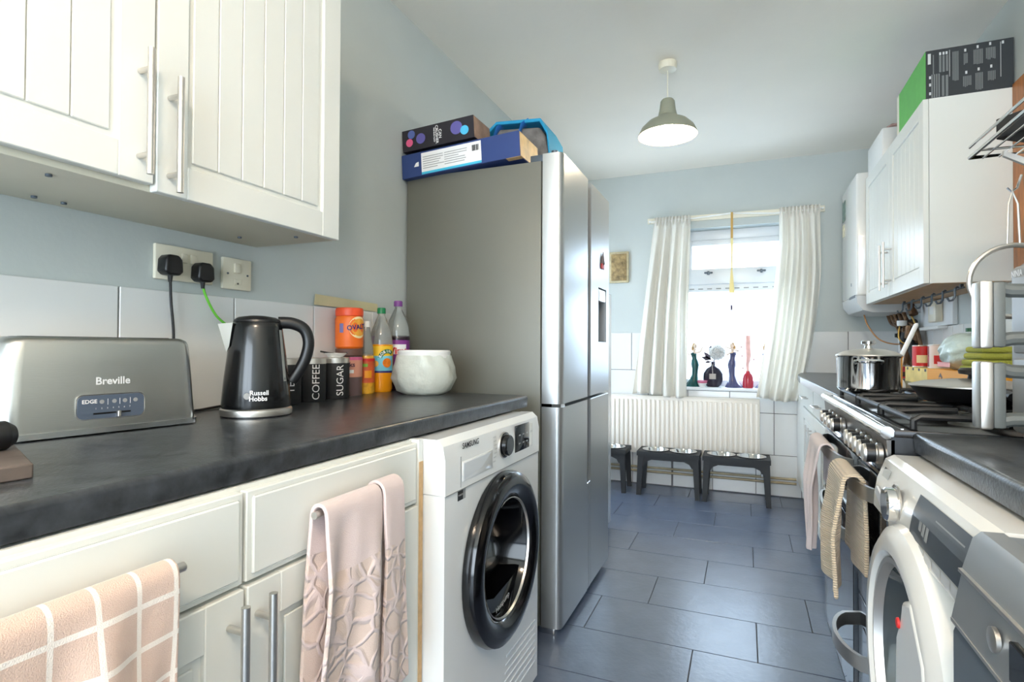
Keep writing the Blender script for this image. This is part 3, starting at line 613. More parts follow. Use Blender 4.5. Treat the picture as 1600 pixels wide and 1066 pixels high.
plug('black mains plug with black cable running down behind the toaster', .904, 1.245, blackp, sp([(XL+.03, .904, 1.22), (XL+.028, .908, 1.16), (XL+.03, .914, 1.08), (XL+.03, .914, .98), (XL+.04, .925, .897), (XL+.05, .96, .894), (XL+.03, 1.02, .894), (XL+.022, 1.08, .896)]))
plug('black mains plug with bright green cable leading behind the kettle', .99, 1.238, M('green_cable', (110, 196, 62), .4), sp([(XL+.03, .99, 1.21), (XL+.028, 1.0, 1.18), (XL+.03, 1.03, 1.13), (XL+.03, 1.085, 1.085), (XL+.03, 1.12, 1.0), (XL+.04, 1.13, .91), (XL+.05, 1.11, .8945)]))
tag(B().prism([(1.405, 1.187), (1.41, 1.222), (1.74, 1.214), (1.745, 1.184)], XL+.0095, XL+.0102, 'YZ').build('masking_tape', M('old_tape', (206, 198, 158), .7, var=.08)), 'strip of yellowed masking tape along the tile edge behind the bottles', 'tape')

# ---------------------------------------------------------------- toaster
t = thing('toaster', 'long brushed steel toaster on the left worktop', 'toaster', (-1.15, .676, WZ), math.atan2(.044, -.284)+PI/2+PI)
t.rotation_euler = (0, 0, -math.atan2(.044, .284))
L2, D2, HT = .163, .075, .176
def rr2(L, D, r, n=5):
    out = []
    for (sx, sy, a0) in ((1, 1, 0), (-1, 1, PI/2), (-1, -1, PI), (1, -1, 1.5*PI)):
        for i in range(n+1): a = a0+PI/2*i/n; out.append((sx*(D-r)+r*math.cos(a), sy*(L-r)+r*math.sin(a)))
    return out
b = B(); secs = [(.012, 0, .03), (.02, .0, .03), (.13, -.006, .03), (.163, -.009, .03), (.171, -.012, .03), (HT, -.02, .026)]; rings = []
for z, k, r in secs: rings.append([b.bm.verts.new((p[0], p[1], z)) for p in rr2(L2+k, D2+k, r)])
for A, C in zip(rings, rings[1:]):
    for i in range(len(A)): b.bm.faces.new((A[i], A[(i+1)%len(A)], C[(i+1)%len(A)], C[i]))
b.bm.faces.new(rings[-1]); b.bm.faces.new(rings[0][::-1]); b.build('shell', steel, t, local=True, ang=40)
b = B(); r0 = rr2(L2+.004, D2+.004, .032); b.prism(r0, .003, .013, 'XY'); b.build('base_rim', chrome, t, local=True)
B().box(-.03, -.005, -.12, .12, HT-.002, HT+.0012, .001, 1).build('bread_slot', blackp, t, local=True); B().box(.01, .035, -.12, .12, HT-.002, HT+.0012, .001, 1).build('bread_slot', blackp, t, local=True)
ctl = B().prism([(p[1]*1.0, .050+p[0]) for p in rr2(.054, .021, .01)], D2-.004, D2+.0015, 'YZ').build('control_strip', M('slate_panel', (96, 108, 126), .35, .4), t, local=True)
B().prism([(p[1], .050+p[0]) for p in rr2(.056, .023, .011)], D2-.005, D2+.0005, 'YZ').build('strip_frame', chrome, t, local=True)
B().box(D2+.001, D2+.002, -.03, .031, .0365, .0395).build('browning_track', blackp, ctl, local=True); B().box(D2+.001, D2+.009, .007, .0125, .030, .041, .001, 1).build('slider', satin, ctl, local=True)
text('EDGE', .0095, whitep, ctl, '+X', (D2+.0016, -.036, .060), local=True, bold=.0002)
for i, y in enumerate((-.0165, .0035, .021, .039)): B().prism(disc2(lambda a, c_: (y+a, .059+c_), .0038, n=12), D2+.0014, D2+.0019, 'YZ').build('setting_icon', greyprint, ctl, local=True)
for y in (-.007, .0125, .030): B().box(D2+.0014, D2+.0019, y-.0003, y+.0003, .053, .064).build('divider', whitep, ctl, local=True)
for i in range(7): text(str(i+1), .004, whitep, ctl, '+X', (D2+.0016, -.026+i*.0092, .047), local=True)
text('Breville', .019, M('polished_letter', (245, 245, 245), .3, .2), t, '+X', (D2-.004, .003, .096), local=True, bold=.0004, depth=.0012)
for y in (-.12, .12):
    for x in (-.05, .05): B().cyl((x, y, 0), (x, y, .004), .012, seg=12).build('foot', blackp, t, local=True)

# ---------------------------------------------------------------- kettle
KX, KY = -1.054, .975
t = thing('kettle', 'black jug kettle with steel base ring in front of the canisters', 'kettle', (KX, KY, WZ)); t.scale = (.9, .9, .95)
ka = math.atan2(.72, .69)   # handle direction, to image right
hd = Vector((math.cos(ka), math.sin(ka), 0))
B().lathe([(.0, .004), (.086, .004), (.087, .012), (.086, .018), (.082, .021)], (0, 0, 0), 40).build('power_base', satin, t, local=True); B().lathe([(0, 0), (.084, 0), (.084, .004)], (0, 0, 0), 40).build('base_foot', blackp, t, local=True)
B().lathe([(.082, .0212), (.0835, .03), (.078, .09), (.069, .16), (.061, .215), (.057, .228), (.05, .234), (0, .236)], (0, 0, 0), 48).build('jug', M('kettle_black', (12, 13, 15), .22, 0, coat=.25), t, local=True)
B().lathe([(.0575, .229), (.056, .234), (.045, .241), (.02, .245), (0, .246)], (0, 0, 0), 40).build('lid', blackp, t, local=True)
sdv = -hd; sw = Vector((-sdv.y, sdv.x, 0))
b = B(); V_ = lambda d_, s_, z: tuple(sdv*d_+sw*s_+Vector((0, 0, z)))
vs = [b.bm.verts.new(p) for p in (V_(.056, -.03, .226), V_(.092, 0, .224), V_(.056, .03, .226), V_(.064, -.03, .17), V_(.072, 0, .155), V_(.064, .03, .17))]
for f in ((0, 1, 4, 3), (1, 2, 5, 4), (0, 2, 1), (3, 4, 5)): b.bm.faces.new([vs[i] for i in f])
b.build('spout', M('spout_grey', (196, 198, 192), .3), t, local=True)
H_ = lambda d_, z: tuple(hd*d_+Vector((0, 0, z)))
B().tube(sp([H_(.05, .229), H_(.085, .228), H_(.115, .213), H_(.126, .18), H_(.118, .14), H_(.1, .105), H_(.083, .082)], 6), .012, 12, flat=1.25, rads=None).build('handle', blackp, t, local=True)
ga = ka-.55
b = B(); band(b, 0, 0, .0785, .085, .21, ga-.08, ga+.10, 4, .064); b.build('water_gauge', M('gauge_grey', (150, 154, 152), .25), t, local=True)
fa = facing(KX, KY)
text('Russell', .0155, whitep, t, cyl=(0, 0, .0825, fa+.07), o=(0, 0, .060), local=True, bold=.0003, depth=.0008); text('Hobbs', .0155, whitep, t, cyl=(0, 0, .0832, fa+.04), o=(0, 0, .0465), local=True, bold=.0004, depth=.0008)
b = B(); b.lathe([(.0078, 0), (.0078, .0005), (0, .0005)], (0, 0, 0), 16); Mx = Matrix.Translation((.0826*math.cos(fa-.27), .0826*math.sin(fa-.27), .053)) @ Matrix.Rotation(fa-.27, 4, 'Z') @ Matrix.Rotation(PI/2-.09, 4, 'Y'); bmesh.ops.transform(b.bm, matrix=Mx, verts=b.bm.verts[:]); b.build('logo', greyprint, t, local=True)

# ---------------------------------------------------------------- canisters, jars, bottles on left worktop
def canister(word, label, x, y):
    t = thing('storage_canister', label, 'canister', (x, y, WZ), 0, 'black kitchen canisters'); r, h = .0425, .129
    B().lathe([(0, 0), (r-.002, 0), (r, .003), (r, h-.018)], (0, 0, 0), 36).build('body', blackm, t, local=True)
    B().lathe([(r+.0005, h-.018), (r+.0005, h-.002), (r-.004, h), (0, h)], (0, 0, 0), 36).build('lid', satin, t, local=True)
    if word: text(word, .030, whitep, t, cyl=(0, 0, r, facing(x, y)+.35), o=(0, 0, .058), rot=PI/2, local=True)
    return t
canister('TEA', 'black canister mostly hidden behind the kettle', -1.19, 1.20)
canister('COFFEE', 'black canister lettered COFFEE beside the kettle', -1.188, 1.298)
canister('SUGAR', 'black canister lettered SUGAR with a spoon dish on its lid', -1.188, 1.405)
d = thing('spoon_dish', 'small white dish with a black spoon on the sugar canister', 'dish', (-1.188, 1.405, WZ+.129))
B().lathe([(0, 0), (.022, 0), (.034, .012), (.032, .013), (.02, .003), (0, .002)], (0, 0, 0), 24).build('dish', white, d, local=True); B().tube([(-.03, -.035, .018), (0, 0, .008), (.03, .02, .014)], .003, 8, rads=[.0025, .004, .0025]).build('spoon', blackp, d, local=True)
def arc_patch(cyl_r, f0, cz, r0, r1, a0, a1, n=14):
    b = B()
    for i in range(n):
        q = [(r, a0+(a1-a0)*k/n) for r, k in ((r0, i), (r0, i+1), (r1, i+1), (r1, i))]
        b.bm.faces.new([b.bm.verts.new((cyl_r*math.cos(f0+rr_*math.cos(a)/cyl_r), cyl_r*math.sin(f0+rr_*math.cos(a)/cyl_r), cz+rr_*math.sin(a))) for rr_, a in q])
    bmesh.ops.remove_doubles(b.bm, verts=b.bm.verts[:], dist=1e-6); return b
# pink chocolate tub with brown lid
def fa_(x, y, k=0): return facing(x, y)+k
x, y = -1.219, 1.509; f = facing(x, y); t = thing('drink_tub', 'pink and brown hot chocolate tub with brown lid under the orange jar', 'tub', (x, y, WZ))
B().lathe([(0, 0), (.041, 0), (.043, .004), (.043, .128), (.04, .132)], (0, 0, 0), 36).build('tub', M('cocoa_clear', (112, 92, 92), .3), t, local=True); B().lathe([(.0425, .131), (.0445, .133), (.0445, .153), (.042, .156), (0, .156)], (0, 0, 0), 36).build('lid', M('brown_lid', (98, 66, 56), .4), t, local=True)
b = B(); band(b, 0, 0, .0435, .062, .128, 0, 2*PI, 36); b.build('paper_sleeve', M('salmon_print', (214, 150, 128), .5, var=.06), t, local=True); b = B(); band(b, 0, 0, .0438, .118, .128, 0, 2*PI, 36); b.build('pink_band', M('pink_print', (206, 96, 140), .5), t, local=True)
text('Drinks', .022, M('plum_print', (84, 40, 66)), t, cyl=(0, 0, .0438, f-.25), o=(0, 0, .103), local=True, bold=.0005); b = B(); band(b, 0, 0, .0439, .075, .086, f-.3, f+.35, 8); b.build('oval_badge', whitep, t, local=True)
# orange malt drink jar on top
zj = WZ+.156; t = thing('malt_jar', 'orange malt drink jar with red-orange lid stacked on the pink tub', 'jar', (x, y, zj))
B().lathe([(0, 0), (.040, 0), (.045, .006), (.046, .05), (.046, .098), (.042, .108)], (0, 0, 0), 36).build('jar_body', orange, t, local=True); B().lathe([(.043, .107), (.045, .109), (.0455, .125), (.044, .133), (.041, .135), (0, .135)], (0, 0, 0), 36).build('lid', M('lid_orange_red', (240, 84, 40), .4), t, local=True)
arc_patch(.0464, f+.72, .070, 0, .036, 0, 2*PI, 28).build('cream_panel', M('cream_print', (246, 226, 172), .5), t, local=True); arc_patch(.0467, f+.74, .070, 0, .029, 0, 2*PI, 28).build('gold_oval', M('gold_print', (238, 168, 60), .5), t, local=True)
text('OVALTINE', .022, M('navy_print', (44, 36, 110)), t, cyl=(0, 0, .0469, f+.88), o=(0, 0, .072), rot=.12, local=True, bold=.0006, sx=.95)
b = B(); band(b, 0, 0, .0465, .052, .082, f-.72, f-.42, 5); b.build('barcode', M('barcode_blue', (120, 116, 170)), t, local=True)
def bottle(name, label, x, y, prof, liq, liqm, cap, capm, capz):
    t = thing(name, label, 'bottle', (x, y, WZ)); n = 36
    B().lathe(prof, (0, 0, 0), n).build('bottle', clearp, t, local=True, ang=60)
    lp = [(r+.0003 if r else 0, z) for r, z in prof if z <= liq]+[([r for r, z in prof if z >= liq][0]+.0003, liq), (0, liq)]
    B().lathe(lp, (0, 0, 0), n).build('drink', liqm, t, local=True, ang=60)
    B().lathe([(cap, capz), (cap, capz+.018), (cap-.002, capz+.021), (0, capz+.021)], (0, 0, 0), 24).build('cap', capm, t, local=True); return t
# small juice bottle
x, y = -1.218, 1.595; f = facing(x, y)
t = bottle('juice_bottle', 'slim clear bottle with red and orange fruit label next to the cocoa tub', x, y, [(0, 0), (.028, 0), (.031, .006), (.031, .1), (.028, .13), (.026, .16), (.019, .20), (.0145, .225), (.013, .232)], .135, M('orange_juice', (236, 176, 60), .2, var=.2, scale=60), .0145, white, .231)
b = B(); band(b, 0, 0, .0316, .038, .122, 0, 2*PI, 32); b.build('fruit_label', M('label_red_orange', (226, 96, 50), .5, var=.5, scale=14), t, local=True); b = B(); band(b, 0, 0, .032, .112, .122, 0, 2*PI, 32); b.build('red_band', red, t, local=True)
b = B(); band(b, 0, 0, .0321, .093, .104, f-.4, f+.25, 6); b.build('leaf_print', M('leaf_green', (120, 170, 50)), t, local=True); b = B(); band(b, 0, 0, .0321, .055, .08, f-.1, f+.7, 6); b.build('orange_print', M('amber', (244, 160, 30)), t, local=True)
# orange squash
x, y = -1.219, 1.687; f = facing(x, y)
sq_ = M('orange_squash', (246, 160, 26), .15)
t = bottle('squash_bottle', 'orange squash bottle with green cap and blue fruit label', x, y, [(0, 0), (.036, 0), (.041, .01), (.039, .03), (.042, .05), (.042, .125), (.042, .17), (.037, .215), (.022, .255), (.0135, .275), (.013, .285)], .172, sq_, .0155, M('green_cap', (20, 120, 72), .4), .283)
b = B(); band(b, 0, 0, .0426, .070, .165, 0, 2*PI, 36); b.build('wrap_label', M('squash_yellow', (250, 200, 40), .5), t, local=True); b = B(); band(b, 0, 0, .0429, .076, .130, f-1.0, f+1.2, 18); b.build('sky_print', M('sky_print', (120, 200, 220), .5), t, local=True)
b = B(); band(b, 0, 0, .043, .0695, .0765, 0, 2*PI, 36); b.build('navy_band', M('navy_print', (44, 36, 110)), t, local=True)
# arched green banner with lettering + fruit
arc_patch(.0432, f+.55, .118, .021, .036, PI*.25, PI*.95).build('banner', M('banner_green', (40, 110, 60)), t, local=True)
for i, ch in enumerate('ROBIN'): 
    a = PI*(.88-.115*i); text(ch, .0135, whitep, t, cyl=(0, 0, .0434, f+.55+.0285*math.cos(a)/.0432), o=(0, 0, .118+.0285*math.sin(a)), rot=a-PI/2, local=True, bold=.0004)
arc_patch(.0442, f+.5, .105, 0, .017, 0, 2*PI, 18).build('orange_fruit', M('fruit_orange', (240, 130, 30), .5, var=.2, scale=90), t, local=True); arc_patch(.0440, f-.45, .102, 0, .011, 0, 2*PI, 18).build('orange_slice', M('fruit_pale', (250, 190, 90), .5), t, local=True)
# Vimto
x, y = -1.215, 1.812-.075+.07; f = facing(x, y)
t = bottle('cordial_bottle', 'purple cordial bottle with purple cap partly behind the wrapped tub', x, y-.02, [(0, 0), (.038, 0), (.0435, .012), (.0435, .05), (.0435, .19), (.0445, .2), (.041, .235), (.035, .262), (.02, .295), (.0135, .308), (.013, .318)], .205, M('vimto_drink', (38, 14, 34), .2), .0165, M('purple_cap', (108, 52, 124), .4), .316)
b = B(); band(b, 0, 0, .0442, .062, .188, 0, 2*PI, 36); b.build('wrap_label', M('purple_label', (128, 52, 138), .5), t, local=True)
b = B(); band(b, 0, 0, .0445, .135, .172, f-.55, f+.75, 10); b.build('white_splash', whitep, t, local=True); text('Vimto', .034, red, t, cyl=(0, 0, .0447, f+.25), o=(0, 0, .147), local=True, bold=.0012); 
# wrapped tub
t = thing('wrapped_tub', 'round tub wrapped in a crumpled translucent plastic bag by the worktop end', 'tub', (-1.02, 1.66, WZ)); t.scale = (1.06, 1.06, 1.1)
B().lathe([(0, .004), (.066, .004), (.078, .05), (.084, .118), (.086, .132), (.082, .138), (0, .138)], (0, 0, 0), 32).build('tub', white, t, local=True)
b = B().lathe([(0, 0), (.062, 0), (.085, .012), (.100, .05), (.100, .085), (.090, .115), (.088, .122)], (0, 0, 0), 64)
rr = random.Random(5); ks = [(rr.uniform(2, 11), rr.uniform(20, 70), rr.uniform(0, 6)) for _ in range(7)]
for v in b.bm.verts:
    a = math.atan2(v.co.y, v.co.x); k = sum(math.sin(p[0]//1*a+p[1]*v.co.z+p[2]) for p in ks)*.0034*min(1, v.co.z*25); q = math.hypot(v.co.x, v.co.y)
    if q > .05: v.co.x *= 1+k/q; v.co.y *= 1+k/q
bagm = M('plastic_bag', (236, 240, 230), .25, bump=.9, bscale=22, alpha=.78, tlu=.15)
b.build('plastic_bag', bagm, t, local=True, ang=180)
# chopping board and grinder bottom-left
t = tag(B().prism([(-.98, .36), (-.80, .34), (-.792, .40), (-.98, .47)], WZ, WZ+.018, 'XY').build('chopping_board', M('worn_board', (88, 78, 72), .7, var=.35, scale=14), mods=(('BEVEL', dict(width=.002, segments=2)),)), 'worn dark wooden board at the left edge of the worktop', 'board')
gr = thing('pepper_grinder', 'black round-ended grinder lying in front of the toaster at the left frame edge', 'grinder', (-.93, .395, WZ+.018)); B().lathe([(0, -.05), (.017, -.048), (.019, -.01), (.014, .005), (.019, .02), (.02, .04), (.013, .05), (0, .052)], (-.93, .395, WZ+.018+.02), 24, 'Y').build('grinder_body', blackp, gr)

# ---------------------------------------------------------------- towels
def drape(name, label, xbar, zbar, sg, y0, y1, front, back, mat, rip=.006, folds=3, ph=0, flare=0, thick=.004, rb=.011, skew=0):
    tot = front+back+PI*rb
    def fn(u, v):
        s = v*tot
        if s < back: x, z, k = -rb, zbar-(back-s), (back-s)
        elif s < back+PI*rb:
            a = (s-back)/rb; x, z, k = -rb*math.cos(a), zbar+rb*math.sin(a), 0
        else: k = s-back-PI*rb; x, z = rb, zbar-k
        g_ = min(1, k/.12); yy_ = y0+(y1-y0)*u+flare*(u-.5)*k+skew*k
        x += (rip*math.sin(u*folds*2*PI+ph)+.4*rip*math.sin(u*folds*3.7*PI+k*14))*g_*(1 if x > 0 else -.3)+.006*g_*(1 if x > 0 else -.0)
        return (xbar+sg*x, yy_, z+.004*math.sin(u*7+ph)*g_)
    o = B().grid(fn, 60, 70).build(name, mat, ang=180, mods=(('SOLIDIFY', dict(thickness=thick, offset=0)), ('SUBSURF', dict(levels=1, render_levels=1)))); return tag(o, label, 'towel')
def cloth_mat(name, col, kind):
    m = bpy.data.materials.new(name); m.use_nodes = True; nt = m.node_tree; N = nt.nodes.new; L = nt.links.new; b = nt.nodes['Principled BSDF']; b.inputs['Roughness'].default_value = .95; b.inputs['Sheen Weight'].default_value = .3
    tc = N('ShaderNodeTexCoord'); c = lin(col)+(1,); b.inputs['Base Color'].default_value = c
    if kind == 'check':
        sx = N('ShaderNodeSeparateXYZ'); L(tc.outputs['UV'], sx.inputs[0]); outs = []
        for o_, n_ in (('X', 5.2), ('Y', 13)):
            a = N('ShaderNodeMath'); a.operation = 'MULTIPLY'; a.inputs[1].default_value = n_; L(sx.outputs[o_], a.inputs[0])
            f_ = N('ShaderNodeMath'); f_.operation = 'FRACT'; L(a.outputs[0], f_.inputs[0]); g_ = N('ShaderNodeMath'); g_.operation = 'LESS_THAN'; g_.inputs[1].default_value = .13; L(f_.outputs[0], g_.inputs[0]); outs.append(g_)
        mx = N('ShaderNodeMath'); mx.operation = 'MAXIMUM'; L(outs[0].outputs[0], mx.inputs[0]); L(outs[1].outputs[0], mx.inputs[1])
        r = N('ShaderNodeMixRGB'); L(mx.outputs[0], r.inputs[0]); r.inputs[1].default_value = c; r.inputs[2].default_value = lin((238, 228, 218))+(1,); L(r.outputs[0], b.inputs['Base Color'])
    n = N('ShaderNodeTexNoise'); n.inputs['Scale'].default_value = 750; L(tc.outputs['Object'], n.inputs['Vector']); bp = N('ShaderNodeBump'); bp.inputs['Strength'].default_value = .5; bp.inputs['Distance'].default_value = .003; L(n.outputs['Fac'], bp.inputs['Height']); last = bp
    if kind == 'emboss':
        v = N('ShaderNodeTexVoronoi'); v.inputs['Scale'].default_value = 26; v.feature = 'DISTANCE_TO_EDGE'; nz = N('ShaderNodeTexNoise'); nz.inputs['Scale'].default_value = 9; md = N('ShaderNodeVectorMath'); md.operation = 'MULTIPLY_ADD'; md.inputs[1].default_value = (.09, .09, .09)
        L(tc.outputs['Object'], nz.inputs['Vector']); L(nz.outputs['Color'], md.inputs[0]); L(tc.outputs['Object'], md.inputs[2]); L(md.outputs[0], v.inputs['Vector'])
        rp = N('ShaderNodeValToRGB'); rp.color_ramp.elements[0].position = .04; rp.color_ramp.elements[1].position = .14; L(v.outputs['Distance'], rp.inputs[0])
        sx = N('ShaderNodeSeparateXYZ'); L(tc.outputs['UV'], sx.inputs[0]); g_ = N('ShaderNodeMath'); g_.operation = 'SUBTRACT'; g_.inputs[1].default_value = .5; L(sx.outputs['Y'], g_.inputs[0]); g2 = N('ShaderNodeMath'); g2.operation = 'ABSOLUTE'; L(g_.outputs[0], g2.inputs[0]); g3 = N('ShaderNodeMath'); g3.operation = 'GREATER_THAN'; g3.inputs[1].default_value = .13; L(g2.outputs[0], g3.inputs[0]); g4 = N('ShaderNodeMath'); g4.operation = 'MULTIPLY'; L(rp.outputs[0], g4.inputs[0]); L(g3.outputs[0], g4.inputs[1])
        b2 = N('ShaderNodeBump'); b2.invert = True; b2.inputs['Strength'].default_value = .6; b2.inputs['Distance'].default_value = .006; L(g4.outputs[0], b2.inputs['Height']); L(bp.outputs[0], b2.inputs['Normal']); last = b2
        r = N('ShaderNodeMixRGB'); L(g4.outputs[0], r.inputs[0]); r.inputs[1].default_value = c; r.inputs[2].default_value = lin((216, 194, 182))+(1,); L(r.outputs[0], b.inputs['Base Color'])
    if kind == 'rib':
        w = N('ShaderNodeTexWave'); w.inputs['Scale'].default_value = 60; w.bands_direction = 'Z'; L(tc.outputs['Object'], w.inputs[0]); b2 = N('ShaderNodeBump'); b2.inputs['Strength'].default_value = .6; b2.inputs['Distance'].default_value = .004; L(w.outputs['Fac'], b2.inputs['Height']); L(bp.outputs[0], b2.inputs['Normal']); last = b2
    L(last.outputs[0], b.inputs['Normal']); return m
XB = XF+.019+.032
drape('hand_towel', 'beige and white checked towel hanging from the left drawer rail', XB, .785, 1, .235, .454, .30, .27, cloth_mat('towel_check', (212, 184, 168), 'check'), .012, 1.9, .5, thick=.006, rb=.014)
pk = drape('hand_towel', 'dusty pink embossed towel hanging from the right drawer rail', XB, .785, 1, .70, .845, .40, .37, cloth_mat('towel_pink', (220, 200, 196), 'emboss'), .010, 1.3, 2.2, flare=.10, thick=.007, rb=.015, skew=-.02)
fo = drape('towel_fold', 'inner bunched fold of the same towel', XB, .785, 1, .848, .908, .37, .3, bpy.data.materials['towel_pink'], .004, .8, .3, flare=.08, thick=.007, rb=.019)
del fo['category']; fo.location -= pk.location; fo.parent = pk

# ---------------------------------------------------------------- right base run (far) and worktop
t = thing('base_cabinet', 'white base cabinets with drawer row between the cooker and the back wall', 'cabinet', (.65, 3.3, 0)); XG = .358
B().box(XG, XR-.02, 2.235, 4.395, .12, .848).box(XG+.04, XR-.02, 2.235, 4.395, 0, .12).build('body', cabw, t)
for i, (a, c_) in enumerate(((2.24, 2.76), (2.765, 3.34), (3.345, 3.92))):
    d = drawer(t, -1, XG, a, c_, .70, .842); bar_handle(d, -1, XG-.019, (a+c_)/2-.07, (a+c_)/2+.07, .77, False, .005)
    d = panel_door(t, -1, XG, a, c_, .13, .694, 6); hy = a+.05 if i != 2 else c_-.5
    bar_handle(d, -1, XG-.019, .44, .64, {0: 2.7, 1: 3.28, 2: 3.41}[i], True, .005)
B().box(XG-.012, XG-.001, 3.925, 4.39, .13, .842).build('end_filler', cabw, t)
b = B(); pts = [(.303, 2.225), (.303, 3.75), (.318, 4.0), (.345, 4.2), (.372, 4.398), (XR-.011, 4.398), (XR-.011, 2.225)]
b.prism(pts, WZ-.038, WZ, 'XY'); tag(b.build('worktop', wtop, mods=(('BEVEL', dict(width=.006, segments=3)),)), 'far right dark worktop running from the cooker to the back wall', 'worktop')
tag(B().prism([(.2995, .853), (.2995, .889), (.3025, .889), (.3025, .853)], 2.23, 3.6, 'XZ').build('edge_trim', satin), 'bright metal edging strip along the far right worktop', 'trim')

# ---------------------------------------------------------------- range cooker
CY0, CY1, CX = 1.302, 2.218, .264
t = thing('range_cooker', 'wide dark range cooker with steel knobs, towels on its oven rails', 'cooker', (.6, 1.76, 0))
B().box(CX+.004, .93, CY0, CY1, .1, .878).box(CX+.06, .92, CY0+.02, CY1-.02, 0, .1).build('body', M('cooker_graphite', (52, 54, 57), .35, .5), t)
hob = B().box(CX+.006, .93, CY0, CY1, .878, .892, .003).build('hob', M('hob_black', (30, 30, 32), .25, .4), t)
B().cyl((CX-.002, CY0, .886), (CX-.002, CY1, .886), .0125, seg=18).build('front_rail', chrome, t); B().box(CX+.022, CX+.027, CY0+.01, CY1-.01, .892, .8945).build('hob_trim', chrome, t)
B().prism([(CX-.004, .872), (CX+.01, .872), (CX+.01, .80), (CX+.002, .80)], CY0, CY1, 'XZ').build('control_panel', M('panel_graphite', (92, 90, 88), .35, .7), t)
B().box(CX-.004, CX+.004, CY0, CY1, .786, .80, .003, 1).build('lower_trim', chrome, t)
knob = None
for y in (2.03, 1.955, 1.88, 1.80, 1.565, 1.51, 1.455, 1.40, 1.345):
    k = B().lathe([(.021, 0), (.0215, -.008), (.0175, -.010), (.0185, -.03), (.0165, -.034), (0, -.034)], (CX-.004, y, .838), 24, 'X').build('knob', satin, t); B().lathe([(.0186, -.012), (.0194, -.0125), (.0194, -.028), (.0186, -.0285)], (CX-.004, y, .838), 24, 'X').build('knob_sleeve', blackp, k)
def rail(y0, y1, z, name='door_rail', bow=.042, h=.030):
    N_ = 16; f_ = lambda t: max(0, math.sin(PI*t))**.38
    pts = [(CX-.002-bow*f_(i/N_), y0+(y1-y0)*i/N_) for i in range(N_+1)]; inner = [(CX-.002-(bow-.008)*f_(i/N_), y0+.01+(y1-y0-.02)*i/N_) for i in range(N_+1)]
    b = B(); n = len(pts)
    P = [[b.bm.verts.new((x, y, zz)) for x, y in q] for q in (pts, inner) for zz in (z-h/2, z+h/2)]
    for i in range(n-1):
        b.bm.faces.new((P[0][i], P[0][i+1], P[1][i+1], P[1][i])); b.bm.faces.new((P[2][i], P[3][i], P[3][i+1], P[2][i+1])); b.bm.faces.new((P[1][i], P[1][i+1], P[3][i+1], P[3][i])); b.bm.faces.new((P[0][i], P[2][i], P[2][i+1], P[0][i+1]))
    return b
ovd = M('oven_door', (40, 46, 54), .2, .3, coat=.5)
for (a, c_, z0, z1, hz, h0, h1) in ((1.605, 2.214, .60, .782, .752, 1.66, 2.16), (1.605, 2.214, .13, .594, .565, 1.66, 2.16), (1.306, 1.60, .46, .782, .752, 1.315, 1.59), (1.306, 1.60, .13, .454, .40, 1.33, 1.585)):
    d = B().box(CX-.004, CX+.01, a, c_, z0, z1, .004).build('oven_door', ovd, t); B().box(CX-.0052, CX-.003, a+.06, c_-.06, z0+.03, z1-.06).build('door_glass', dglass, d)
    rail(h0, h1, hz, bow=.042 if hz != .40 else .075).build('door_rail', satin, d)
def bent(b, pts, w=.0065): b.tube(pts, w, 8)
for gy0, gy1 in ((1.325, 1.60), (1.615, 1.895), (1.91, 2.195)):
    for gx0, gx1 in ((.31, .60), (.61, .89)):
        p_ = thing if False else None
        b = B(); z = .918; cx, cy = (gx0+gx1)/2, (gy0+gy1)/2
        for (x0, y0, x1, y1) in ((gx0, gy0, gx1, gy0), (gx0, gy1, gx1, gy1)): b.tube([(x0, y0, .893), (x0, y0, z-.008), (x0+.012, y0, z), (x1-.012, y1, z), (x1, y1, z-.008), (x1, y1, .893)], .0065, 8)
        for (x0, y0, x1, y1) in ((gx0, gy0, gx0, gy1), (gx1, gy0, gx1, gy1)): b.tube([(x0, y0, z-.006), (x1, y1, z-.006)], .006, 8)
        for (dx, dy) in ((1, 0), (-1, 0), (0, 1), (0, -1)):
            ex, ey = cx+dx*(gx1-gx0)/2, cy+dy*(gy1-gy0)/2; ix, iy = cx+dx*.035, cy+dy*.035
            b.tube([(ex, ey, z-.004), ((ex+ix)/2, (ey+iy)/2, z+.002), (ix, iy, z+.002)], .0065, 8)
        b.build('pan_support', iron, t)
        bu = B().lathe([(.05, .892), (.05, .899), (.036, .900), (.034, .908), (.0, .909)], (cx, cy, 0), 24).build('burner', M('burner_alloy', (120, 118, 112), .4, .8), t); B().lathe([(.03, .9085), (.03, .9135), (.026, .915), (0, .915)], (cx, cy, 0), 24).build('burner_cap', iron, bu)

# pot
px, py, pz = .352, 1.99, .927
t = thing('saucepan', 'lidded stainless steel stockpot on the far burner', 'pot', (px, py, pz)); t.scale = (.95, .95, .97)
B().lathe([(0, 0), (.083, 0), (.089, .008), (.0895, .10), (.093, .107), (.0905, .108), (.087, .10), (.086, .01), (0, .006)], (px, py, pz), 48).build('pot', chrome, t)
ld = B().lathe([(.0925, .108), (.091, .1115), (.07, .122), (.04, .129), (0, .132)], (px, py, pz), 48).build('lid', satin, t)
B().lathe([(.012, .131), (.010, .14), (.02, .145), (.0205, .153), (.017, .156), (0, .156)], (px, py, pz), 24).build('lid_knob', chrome, ld)
for s in (-1, 1):
    a = math.atan2(-py, -px)+(0 if s < 0 else PI); dv = Vector((math.cos(a), math.sin(a), 0)); sv = Vector((-dv.y, dv.x, 0)); C_ = Vector((px, py, pz+.088))
    B().tube(sp([C_+dv*.088+sv*-.035, C_+dv*.115+sv*-.032+Vector((0, 0, .004)), C_+dv*.122+Vector((0, 0, .005)), C_+dv*.115+sv*.032+Vector((0, 0, .004)), C_+dv*.088+sv*.035], 5), .006, 8).build('side_handle', chrome, t)
